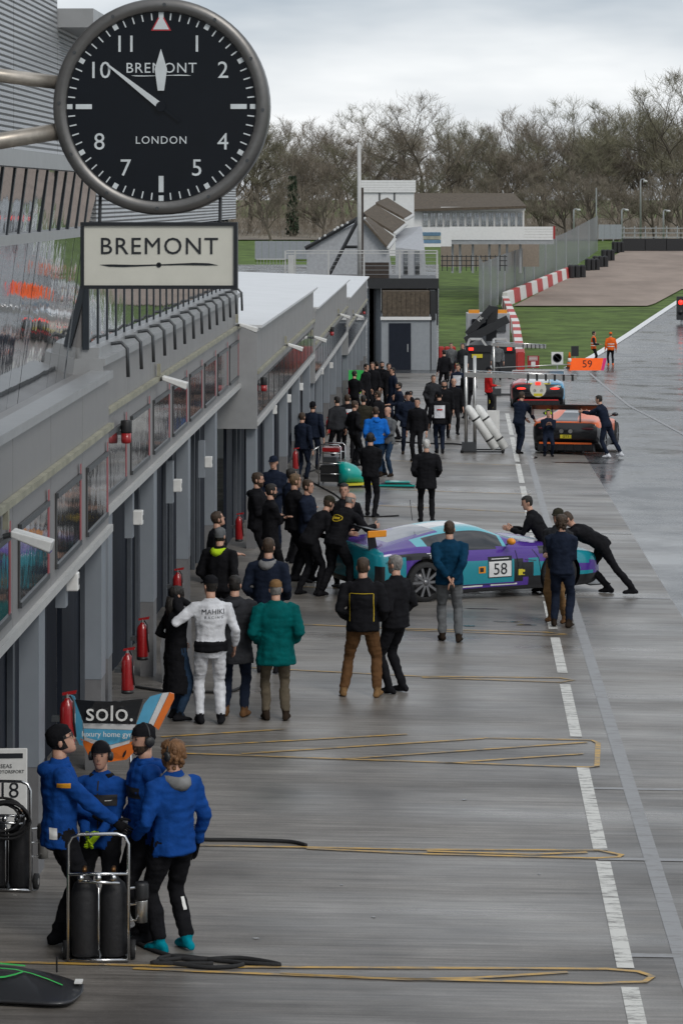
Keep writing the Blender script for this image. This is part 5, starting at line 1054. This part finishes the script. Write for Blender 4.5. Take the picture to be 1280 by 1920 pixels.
# ------------------------------------------------------------------ equipment in the lane
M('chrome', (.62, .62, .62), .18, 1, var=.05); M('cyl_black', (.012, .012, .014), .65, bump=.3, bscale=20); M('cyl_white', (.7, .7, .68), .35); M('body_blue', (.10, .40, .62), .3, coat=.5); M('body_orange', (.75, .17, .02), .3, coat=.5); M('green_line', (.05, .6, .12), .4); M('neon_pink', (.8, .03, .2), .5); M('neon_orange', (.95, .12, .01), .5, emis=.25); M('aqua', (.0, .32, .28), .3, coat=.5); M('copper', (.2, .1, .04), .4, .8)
def hose(label, pts, r=.018, grp='air hoses on the lane'):
    P_ = [G(x, y, r) for x, y in pts]; Q = []
    for i in range(len(P_) - 1):
        a, b, c, d = P_[max(0, i - 1)], P_[i], P_[i + 1], P_[min(len(P_) - 1, i + 2)]
        for s in range(8):
            f = s / 8; Q.append(.5 * (2 * b + (c - a) * f + (2 * a - 5 * b + 4 * c - d) * f * f + (3 * b - a - 3 * c + d) * f ** 3))
    Q.append(P_[-1])
    for q in Q: q.z = g(q.x, q.y) + r
    return tag(MB().tube(Q, r, 8).build('air_hose', 'rubber', smooth=True), label, 'hose', grp)
hose('black hose looped on the ground behind the cylinder trolley', [(258, 1772), (300, 1790), (360, 1803), (450, 1800), (525, 1813), (420, 1806), (330, 1796), (300, 1806), (390, 1818), (455, 1812), (360, 1800), (285, 1810), (400, 1811)])
hose('single black hose end lying by the second bay marking', [(330, 1568), (375, 1577), (450, 1578), (540, 1581), (574, 1588)])
hose('black hose running along the garage wall behind the racing suit', [(255, 1290), (300, 1297), (330, 1298), (420, 1300), (450, 1292)])
hose('black hose beside the photographer in black', [(670, 968), (700, 970), (747, 968)], .015); hose('black hose trailing across the lane beyond the navy coat', [(735, 828), (790, 832), (850, 833), (880, 838)], .02); hose('hose curling past the teal nose cone', [(655, 955), (630, 930), (585, 905), (570, 890), (600, 880)], .018)
def trolley(px, py, yaw, label, cyl='cyl_black', w_=.24, h=1.03, filt=True, scale=1):
    t = thing('cylinder_trolley', label, 'trolley', G(px, py), R(yaw)); t.scale = (scale,) * 3; r = .014
    MB().tube([(-w_, 0, .02), (-w_, 0, h - .08), (-w_ + .03, 0, h - .02), (-w_ + .09, 0, h), (w_ - .09, 0, h), (w_ - .03, 0, h - .02), (w_, 0, h - .08), (w_, 0, .02)], r, 10).build('frame', 'chrome', t, True)
    for z in (h - .32, .02): MB().tube([(-w_, 0, z), (w_, 0, z)], r, 8).build('cross_bar', 'chrome', t, True)
    MB().tube([(0, .02, .02), (0, .02, h - .32)], .008, 6).build('centre_bar', 'chrome', t, True); MB().box(-w_, w_, .02, .3, .0, .02).build('base_plate', 'chrome', t)
    for s in (-1, 1):
        MB().lathe([(.02, .025), (.105, .03), (.112, .06), (.112, .52), (.09, .60), (.04, .645), (.03, .68)], (s * .116, .15, 0), 'Z', 20).build('gas_cylinder', cyl, t, True)
        MB().tube([(s * .116, .15, .66), (s * .116, .15, .73), (s * .116, .05, .73)], .018, 8).build('valve', 'copper', t, True)
        e = MB().lathe([(.02, -.02), (.075, -.02), (.075, .02), (.02, .02)], (s * (w_ + .03), .12, .075), 'X', 16).build('wheel', 'rubber', t, True); MB().lathe([(.03, -.024), (.03, .024)], (s * (w_ + .03), .12, .075), 'X', 10).build('hub', 'steel', e)
    MB().tube([(-.16, -.02, h - .37), (.17, -.02, h - .39)], .014, 8).build('manifold', 'chrome', t, True)
    for x in (-.14, 0.0, .12): MB().lathe([(.025, -.02), (.025, .02)], (x, -.02, h - .345), 'Y', 12).build('gauge', 'chrome', t, True)
    if filt:
        MB().lathe([(.05, .30), (.05, .47), (.05, .48)], (w_ + .1, .1, 0), 'Z', 16).build('filter_bowl', 'steel', t, True); MB().lathe([(.055, .48), (.058, .5), (.058, .6), (.05, .62)], (w_ + .1, .1, 0), 'Z', 16).build('filter_head', 'plastic_black', t, True)
        for z in (.32, .45, .58): MB().tube([(w_, .05, z), (w_ + .1, .1, z)], .01, 6).build('filter_arm', 'chrome', t)
    return t
trolley(185, 1805, 2, 'chrome trolley with two black gas cylinders in front of the blue crew')
t = trolley(10, 1672, -6, 'chrome trolley of black cylinders with coiled hose on top', filt=True, scale=.95)
mb = MB(); rr = random.Random(2)
for k in range(6):
    R_ = .2 + rr.uniform(-.03, .03); c = V((rr.uniform(-.03, .03), -.06 + k * .018, .70 + rr.uniform(-.03, .03))); MB().tube([c + V((R_ * math.cos(a * .3927), rr.uniform(-.005, .005), R_ * .75 * math.sin(a * .3927))) for a in range(17)], .013, 6).build('hose_coil', 'rubber', t, True)
# pit board leaning by the wall
q = G(30, 1652); t = thing('pit_board', 'white car number board with black figures leaning by the garage', 'board', q, R(4)); t.rotation_euler = (R(-6), 0, R(4)); s = (1640 - 370) / (CZ - q.z)
MB().box(-.30, .10, 0, .02, .25, 1.18).build('panel', 'label_white', t, bevel=.015); MB().box(-.16, .06, -.004, .0, 1.09, 1.135).build('handle_slot', 'sign_black', t)
text('lettering', '18', .2, 'sign_black', t, (-.07, -.003, .80), depth=.002); text('lettering', 'SEAS', .05, 'conduit', t, (-.09, -.003, 1.02), depth=.002); text('lettering', 'MOTORSPORT', .04, 'conduit', t, (-.06, -.003, .97), depth=.002)
MB().box(-.25, -.21, 0, .03, -.02, .25).build('leg', 'galv', t); MB().box(.03, .07, 0, .03, -.02, .25).build('leg', 'galv', t)
# solo bodywork panel
q = P3(222, 1424, 30.4); t = thing('rear_bodywork', 'blue and orange solo bodywork section standing on the ground', 'bodywork', q, R(-4)); ss = F / q.y
def sp(px, py): return ((px - 222) / ss, (1424 - py) / ss)
def curved(name, pts, mat, lift=0, par=None, th=.02):     # outline in photo pixels, bulging towards the lane
    pz = [sp(*p) for p in pts]; n = len(pz); yb = lambda x, z: .25 * x * x - .12 * z - lift
    # subdivide through a fan grid
    mb = MB(); f = [V((x, yb(x, z), z)) for x, z in pz]; b = [v + V((0, th, 0)) for v in f]; mb.add(f + b, [tuple(range(n)), tuple(reversed(range(n, 2 * n)))] + [(j, n + j, n + (j + 1) % n, (j + 1) % n) for j in range(n)]); return mb.build(name, mat, par or t)
curved('wing_mirror_panel', [(125, 1302), (140, 1306), (155, 1355), (155, 1400), (148, 1398), (122, 1345)], 'body_blue'); curved('window_panel', [(141, 1312), (180, 1313), (222, 1313), (270, 1308), (256, 1356), (157, 1356)], 'car_glass', .002)
curved('white_band', [(156, 1357), (256, 1357), (250, 1367), (157, 1366)], 'car_white'); curved('blue_panel', [(157, 1367), (250, 1368), (244, 1386), (208, 1396), (158, 1382)], 'body_blue'); curved('white_chevron', [(158, 1383), (208, 1397), (245, 1387), (243, 1393), (208, 1404), (158, 1389)], 'car_white')
curved('orange_panel', [(150, 1385), (158, 1390), (208, 1405), (260, 1385), (256, 1405), (238, 1424), (200, 1430), (165, 1418)], 'body_orange'); curved('side_fin', [(257, 1356), (272, 1318), (283, 1304), (305, 1298), (276, 1362)], 'body_blue'); curved('side_fin_white', [(277, 1362), (306, 1298), (318, 1297), (288, 1360)], 'car_white'); curved('side_fin_edge', [(289, 1360), (319, 1297), (327, 1300), (327, 1310), (298, 1368)], 'body_orange')
for sx_ in (-.22, .12): zz_ = g(q.x + sx_, q.y) - q.z; MB().tube([(sx_, .1, zz_), (sx_, .05, .12)], .015, 8).build('stand_leg', 'chrome', t, True); MB().tube([(sx_ - .12, .1, zz_ + .015), (sx_ + .12, .1, zz_ + .015)], .015, 8).build('stand_foot', 'chrome', t, True)
curved('vent', [(230, 1418), (233, 1410), (238, 1405), (237, 1412), (233, 1419)], 'sign_black', .01)
x, z = sp(208, 1335); text('lettering', 'solo.', .27, 'label_white', t, (x, .25 * x * x - .12 * z - .012, z), rot=(R(83), 0, 0), depth=.003); x, z = sp(205, 1375); text('lettering', 'luxury home gym', .08, 'label_white', t, (x, -.07, z), rot=(R(83), 0, 0), depth=.003)
# splitter panel on the ground, lower corner of the bay
q = G(60, 1880); t = thing('floor_panel', 'black aerodynamic floor panel with bright green lines lying by the bay line', 'bodywork', (0, 0, 0))
prf = [(-60, 1822, 1885), (0, 1822, 1888), (40, 1824, 1890), (80, 1832, 1893), (120, 1843, 1894), (140, 1850, 1888), (157, 1860, 1872)]; mb = MB(); rws = []
for x, a, b in prf:
    p, r_ = G(x, a), G(x, b); rws.append([p.lerp(r_, k / 6) + V((0, 0, .05 + .07 * math.sin(math.pi * (k / 6) ** .7) * (1 - max(0, x) / 260))) for k in range(7)])
for r_ in rws: mb.v += r_
for i in range(len(rws) - 1):
    for k in range(6): mb.f.append((i * 7 + k, i * 7 + k + 1, i * 7 + 8 + k, i * 7 + 7 + k)); mb.m.append(0)
M('panel_black', (.02, .021, .024), .4, coat=.2); o = mb.build('panel', 'panel_black', t, True); o.modifiers.new('d', 'SUBSURF').levels = 2; o.modifiers['d'].render_levels = 2; o.modifiers.new('s', 'SOLIDIFY').thickness = .02
def online(pts, wd, name):
    P_ = []
    for x, f in pts:
        i = 0
        while i < len(prf) - 2 and prf[i + 1][0] < x: i += 1
        u = (x - prf[i][0]) / (prf[i + 1][0] - prf[i][0]); k = min(5, int(f * 6)); v = f * 6 - k; P_.append(rws[i][k].lerp(rws[i][k + 1], v).lerp(rws[i + 1][k].lerp(rws[i + 1][k + 1], v), u) + V((0, 0, .012)))
    mb = MB()
    for i, p in enumerate(P_): mb.v += [p + V((0, wd, 0)), p - V((0, wd, 0))]
    for i in range(len(P_) - 1): mb.f.append((2 * i, 2 * i + 1, 2 * i + 3, 2 * i + 2)); mb.m.append(0)
    mb.build(name, 'green_line', t)
online([(0, .38), (30, .37), (60, .40), (90, .46), (118, .55)], .012, 'green_stripe'); online([(-20, .62), (10, .58), (30, .50), (44, .40)], .025, 'green_stripe'); online([(-10, .12), (48, .14)], .02, 'green_stripe')
p = G(148, 1866, .1); MB().box(p.x - .03, p.x + .03, p.y - .05, p.y + .05, p.z + .0, p.z + .012).build('label', 'label_white', t); p = G(107, 1835, .05); MB().tube([p, p + V((0, 0, .12))], .008, 6).build('pin', 'plastic_black', t)
# dark panel leaning on a pillar
b = BL[1]; u = on(1, 283); p = b.w(u, .35, 0); t = thing('leaning_panel', 'scuffed dark rounded bodywork panel leaning against garage pillar', 'bodywork', (p.x, p.y, g(p.x, p.y)), R(8)); t.rotation_euler = (R(-14), 0, R(8))
MB().prism([(-.2, 0), (.2, 0), (.2, .95), (.12, 1.0), (.0, .96), (-.1, .85), (-.18, .68), (-.22, .45)], -.015, .015).build('panel', 'car_grey', t); MB().box(-.01, .02, -.02, -.016, .25, .33).build('scrape', 'label_white', t); MB().box(-.02, .01, -.02, -.016, .6, .7).build('scrape', 'label_white', t)
# refuelling / air gantries
def gantry(px, py, h, bx0, bz, blen, label, two=True):
    q = G(px, py); t = thing('pit_gantry', label, 'gantry', q, R(-4)); 
    for k, x in enumerate((0, .25) if two else (0,)): MB().tube([(x, 0, 0), (x, 0, h)], .05, 12).build('post', 'steel', t, True)
    MB().hexa([(-.05, -.05, bz), (blen, -.05, bz - .08), (blen, .05, bz - .08), (-.05, .05, bz), (-.05, -.05, bz + .13), (blen, -.05, bz + .04), (blen, .05, bz + .04), (-.05, .05, bz + .13)]).build('boom', 'steel', t); MB().tube([(.0, .06, bz + .17), (blen, .06, bz + .06)], .02, 8).build('boom_tube', 'chrome', t, True)
    for k in range(6): MB().box(blen * (.55 + k * .08), blen * (.57 + k * .08), -.06, .06, bz - .1, bz + .08).build('boom_clip', 'plastic_black', t)
    MB().box(-.15, 1.1, -.35, -.31, .03, .07).build('base_rail', 'black_metal', t); MB().box(-.15, 1.1, .31, .35, .03, .07).build('base_rail', 'black_metal', t); MB().box(-.15, -.1, -.35, .35, .031, .069).build('base_rail', 'black_metal', t)
    for x in (-.1, 1.05):
        for y in (-.33, .33): MB().lathe([(.05, -.02), (.05, .02)], (x, y, .05), 'Y', 12).build('castor', 'rubber', t, True)
    MB().box(-.12, .3, -.1, .1, .03, .3).build('pump_box', 'conduit', t)
    return t
t = gantry(873, 848, 2.75, 0, 2.15, 3.15, 'steel pit gantry with long boom and white cylinders beside the lane')
for k in range(2): 
    c = thing('air_cylinder', 'tall white air cylinder strapped leaning on the gantry, %s one' % ('outer' if k else 'inner'), 'cylinder', t.location + V((.12 + k * .28, -.25 + k * .12, .12)), 0); c.rotation_euler = (0, R(-34), 0); c.location.x += .72
    MB().lathe([(.06, 0), (.125, .03), (.125, 1.3), (.10, 1.42), (.04, 1.48)], n=18).build('tank', 'cyl_white', c, True)
    for z in (.3, 1.0): MB().lathe([(.128, z), (.129, z + .05)], n=18).build('strap', 'plastic_black', c, True)
gantry(925, 742, 2.3, 0, 2.0, 2.1, 'steel pit gantry with short boom behind the red jacket', False)
q = G(924, 812); t = thing('display_board', 'plain white board standing between cylinders and car', 'board', q, R(-3)); MB().box(-.2, .2, 0, .03, .04, .72).build('sheet', 'label_white', t); MB().box(-.2, .2, -.05, .08, 0, .04).build('foot', 'galv', t)
q = G(922, 775); t = thing('kit_case', 'upright black case with yellow print near red jacket', 'case', q, R(6)); MB().box(-.17, .15, -.08, .08, .1, .72).build('shell', 'rubber', t, bevel=.05); MB().box(-.12, .1, -.06, .06, 0, .1).build('stand', 'black_metal', t)
for kx in (-.09, -.01):
    for kz in range(6): MB().box(kx - .025, kx + .025, -.086, -.081, .2 + kz * .075, .255 + kz * .075).build('yellow_print', 'plate_yellow', t)
# orange pit board on its arm
q = G(1000, 742); bp = P3(1100, 683, q.y); t = thing('lollipop_board', 'orange and pink 59 board on a thin arm over the lane', 'board', (bp.x, bp.y, bp.z), 0)
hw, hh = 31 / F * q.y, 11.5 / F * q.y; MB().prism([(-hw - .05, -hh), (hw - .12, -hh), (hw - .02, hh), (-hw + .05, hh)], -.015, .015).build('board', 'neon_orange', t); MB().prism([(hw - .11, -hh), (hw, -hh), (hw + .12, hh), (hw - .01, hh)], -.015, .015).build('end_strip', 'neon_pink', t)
text('lettering', '59', hh * 1.7, 'sign_black', t, (0, -.018, 0), depth=.002); e = P3(920, 690, q.y); MB().tube([(-hw, 0, 0), (e.x - bp.x, 0, e.z - bp.z)], .02, 8).build('arm', 'steel', t, True); gz = g(e.x, e.y); MB().tube([(e.x - bp.x, 0, gz - bp.z), (e.x - bp.x, 0, e.z - bp.z + .1)], .03, 8).build('stand', 'steel', t, True); MB().box(e.x - bp.x - .25, e.x - bp.x + .25, -.25, .25, gz - bp.z, gz - bp.z + .04).build('stand_base', 'black_metal', t)
# signs, cone, light
def post_sign(px, py, x0, x1, y0, y1, mat, name, label):
    q = G(px, py); t = thing(name, label, 'sign', q); wbox(t, 'plate', x0, x1, y0, y1, q.y, .04, mat); wbox(t, 'leg', (x0 + x1) / 2 - 1, (x0 + x1) / 2 + 1, y1, py, q.y + .01, .04, 'galv'); wbox(t, 'foot', x0, x1, py - 1.5, py, q.y - .1, .3, 'rubber'); return t, q
t, q = post_sign(1044, 697, 1033, 1055, 660, 683, 'label_white', 'prohibition_sign', 'white square sign with black crossed circle on the grass edge'); c = P3(1044, 671, q.y) - q; MB().lathe([(.22, 0), (.22, -.01), (.175, -.01), (.175, 0)], (c.x, -.01, c.z), 'Y', 24).build('ring', 'sign_black', t); a = V((c.x - .14, -.015, c.z + .14)); MB().tube([a, a + V((.28, 0, -.28))], .02, 6).build('bar', 'sign_black', t); MB().box(c.x - .1, c.x + .1, -.008, -.002, c.z - .04, c.z + .03).build('pictogram', 'conduit', t)
t, q = post_sign(999, 700, 988, 1010, 667, 690, 'red', 'red_notice', 'red safety notice board beside the recovery truck'); wbox(t, 'pictogram', 995, 1003, 678, 688, q.y - .012, .01, 'label_white')
for k in range(3): wbox(t, 'text_line', 991, 1007, 669 + k * 2.6, 670.2 + k * 2.6, q.y - .012, .01, 'label_white')
t, q = post_sign(1077, 690, 1070, 1084, 649, 668, 'black_metal', 'black_box_sign', 'black square sign back on post behind the cone')
q = G(1067, 690); t = thing('traffic_cone', 'orange and white traffic cone beside black square sign', 'cone', q); MB().box(-.2, .2, -.2, .2, 0, .04).build('base', 'rubber', t); MB().lathe([(.15, .04), (.11, .3)], n=16).build('lower_cone', 'cloth_orange_', t, True); MB().lathe([(.11, .3), (.08, .5)], n=16).build('white_sleeve', 'label_white', t, True); MB().lathe([(.08, .5), (.03, .8)], n=16).build('tip', 'cloth_orange_', t, True)
q = G(1277, 607); t = thing('signal_light', 'black pit exit signal post with lit red lamp', 'traffic light', q); Yq = q.y; wbox(t, 'housing', 1268, 1288, 556, 600, Yq, .3, 'black_metal'); wbox(t, 'post', 1275, 1279, 600, 608, Yq + .1, .12, 'galv'); c = P3(1275, 567, Yq) - q; MB().lathe([(.16, -.06), (.16, 0)], (c.x, c.y - .01, c.z), 'Y', 18).build('red_lamp', 'lamp_red', t, True); c = P3(1275, 585, Yq) - q; MB().lathe([(.16, -.06), (.16, 0)], (c.x, c.y - .01, c.z), 'Y', 18).build('dark_lamp', 'plastic_black', t, True)
q = G(838, 697); t = thing('red_barrier', 'red water filled barrier section beside the tiled hut', 'barrier', q)
for k in range(3): wbox(t, 'section', 822 + k * 11, 832 + k * 11, 650, 695, q.y + 3, .4, 'barrier_red').modifiers.new('b', 'BEVEL').width = .05
q = G(977, 700); t = thing('red_barrier', 'red barrier block at the end of the chequered wall', 'barrier', q); wbox(t, 'section', 970, 981, 660, 696, q.y, .4, 'barrier_red')
# recovery truck with folded crane, seen from behind
M('cab', (.40, .41, .43), .4, coat=.3); q = G(917, 706); Yt = q.y + 6; t = thing('recovery_truck', 'grey recovery truck with folded black crane and low black deck', 'truck', P3(917, 704, Yt)); o = t.location
wbox(t, 'chassis', 872, 966, 655, 697, Yt, 6, 'black_metal'); cab = wbox(t, 'cab', 876, 955, 588, 650, Yt + 4.2, 1.9, 'cab'); wbox(t, 'cab_window', 884, 948, 598, 622, Yt + 4.1, .08, 'car_glass')
for x in (878, 930): wbox(t, 'beacon', x, x + 20, 581, 588, Yt + 4.8, .3, 'mirror_orange')
def beam(name, a, b, wd, mat, y, par=t):
    p, r_ = P3(a[0], a[1], y) - o, P3(b[0], b[1], y) - o; d = (r_ - p).normalized(); n_ = V((-d.z, 0, d.x)) * wd / 2; yy = V((0, .3, 0)); return MB().hexa([p - n_, r_ - n_, r_ + n_, p + n_, p - n_ + yy, r_ - n_ + yy, r_ + n_ + yy, p + n_ + yy]).build(name, mat, par)
bm_ = beam('crane_arm', (876, 628), (922, 576), .35, 'black_metal', Yt + 3); beam('crane_arm', (872, 640), (952, 598), .4, 'black_metal', Yt + 2.6); beam('crane_mast', (920, 640), (924, 574), .5, 'black_metal', Yt + 3.4)
c = P3(900, 598, Yt + 2.97) - o; text('lettering', 'PK', .26, 'label_white', t, (c.x, c.y, c.z), rot=(R(90), -math.atan2(52, 46), 0), depth=.004)
for x0 in (872, 918): 
    f = beam('deck_frame', (x0, 660), (x0 + 8, 636), .1, 'trim_white', Yt - .05); beam('deck_frame', (x0 + 8, 636), (x0 + 30, 636), .1, 'trim_white', Yt - .05); beam('deck_frame', (x0 + 30, 636), (x0 + 40, 650), .1, 'trim_white', Yt - .05)
wbox(t, 'tail_board', 872, 964, 648, 660, Yt - .1, .1, 'carbon'); wbox(t, 'number_plate', 884, 904, 664, 671, Yt - .08, .05, 'plate_yellow')
for x in (878, 950): wbox(t, 'tail_lamp', x, x + 9, 652, 657, Yt - .16, .05, 'lamp_red')
for x in (884, 950):
    c = P3(x, 692, Yt) - o; e = MB().lathe([(.25, -.18), (.45, -.18), (.48, -.12), (.48, .12), (.45, .18), (.25, .18)], (c.x, .7, .48), 'X', 22).build('wheel', 'rubber', t, True); MB().lathe([(.24, -.17), (.24, .17)], (c.x, .7, .48), 'X', 14).build('rim', 'steel', e)
# teal nose section on its trolley with tools
q = G(618, 912); t = thing('tool_trolley', 'chrome wheeled frame stacked with red and black kit by the wall', 'trolley', q, R(-12)); w_ = .27
for y in (0, .5):
    MB().tube([(-w_, y, 0), (-w_, y, .95), (-w_ + .05, y, 1.0), (w_ - .05, y, 1.0), (w_, y, .95), (w_, y, 0)], .016, 8).build('frame', 'chrome', t, True)
    for z in (.3, .55, .8): MB().tube([(-w_, y, z), (w_, y, z)], .012, 8).build('rail', 'chrome', t, True)
MB().box(-w_ + .02, w_ - .02, .05, .45, .1, .5).build('tool_case', 'plastic_black', t, bevel=.02); MB().box(-.2, .22, .05, .4, .82, .93).build('red_case', 'red', t, bevel=.02); MB().box(-.2, .15, .1, .4, .56, .7).build('grey_case', 'conduit', t, bevel=.02)
MB().tube([(-w_, 0, .95), (-w_ - .16, -.05, .85), (-w_ - .2, -.05, .6), (-w_ - .02, 0, .3)], .015, 8).build('push_handle', 'chrome', t, True)
for s in (-1, 1): MB().lathe([(.05, -.015), (.05, .015)], (s * w_, 0, .05), 'X', 12).build('castor', 'rubber', t, True)
q = G(657, 912); t = thing('nose_section', 'teal and yellow car nose section resting beside the tool trolley', 'bodywork', q, R(20)); rg = []
for x, a, z, b in ((-.3, .3, .35, .26), (-.1, .32, .34, .26), (.1, .3, .3, .22), (.25, .22, .22, .16), (.36, .08, .14, .08)): rg.append(ell(V((x, 0, z)), V((0, 1, 0)), V((0, 0, 1)), a, b, 16))
MB().loft(rg).build('nose_shell', 'aqua', t, True); MB().hexa([(-.2, -.4, .06), (.42, -.4, .06), (.42, .4, .06), (-.2, .4, .06), (-.2, -.4, .1), (.42, -.4, .1), (.42, .4, .1), (-.2, .4, .1)]).build('lip', 'plate_yellow', t)
MB().box(-.25, .2, -.25, .25, 0, .06).build('stand', 'black_metal', t)
q = G(744, 914); t = thing('front_splitter', 'flat teal edged splitter lying on the lane', 'bodywork', q, R(-4)); MB().prism([(-.42, .02), (.42, .02), (.42, .05), (.3, .1), (-.2, .11), (-.42, .05)], 0, .5).build('tray', 'carbon', t); MB().box(-.43, .43, -.03, .0, .03, .07).build('edge', 'aqua', t); MB().box(-.3, .3, .1, .4, .1, .13).build('top_skin', 'aqua', t, bevel=.02)
t = thing('marker_flag', 'green flag held out from the garage wall', 'flag', BL[4].w(on(4, 650), .05, 0)); o = t.location; z = CZ - (715 - HY) / F * o.y; MB().box(0, .55, -.01, .01, z - o.z - .4, z - o.z + .4).build('cloth', 'green_line', t); MB().tube([(0, 0, z - o.z - .6), (0, 0, z - o.z + .45)], .02, 6).build('staff', 'galv', t)
t = thing('yellow_board', 'narrow neon yellow board beside the crew huddle', 'board', G(670, 745)); o = t.location; z0 = CZ - (738 - HY) / F * o.y - o.z; MB().box(-.12, .12, -.01, .01, z0, z0 + .55).build('plate', 'cloth_neon', t, bevel=.01); MB().box(-.015, .015, .011, .03, 0, z0 + .3).build('stick', 'galv', t)
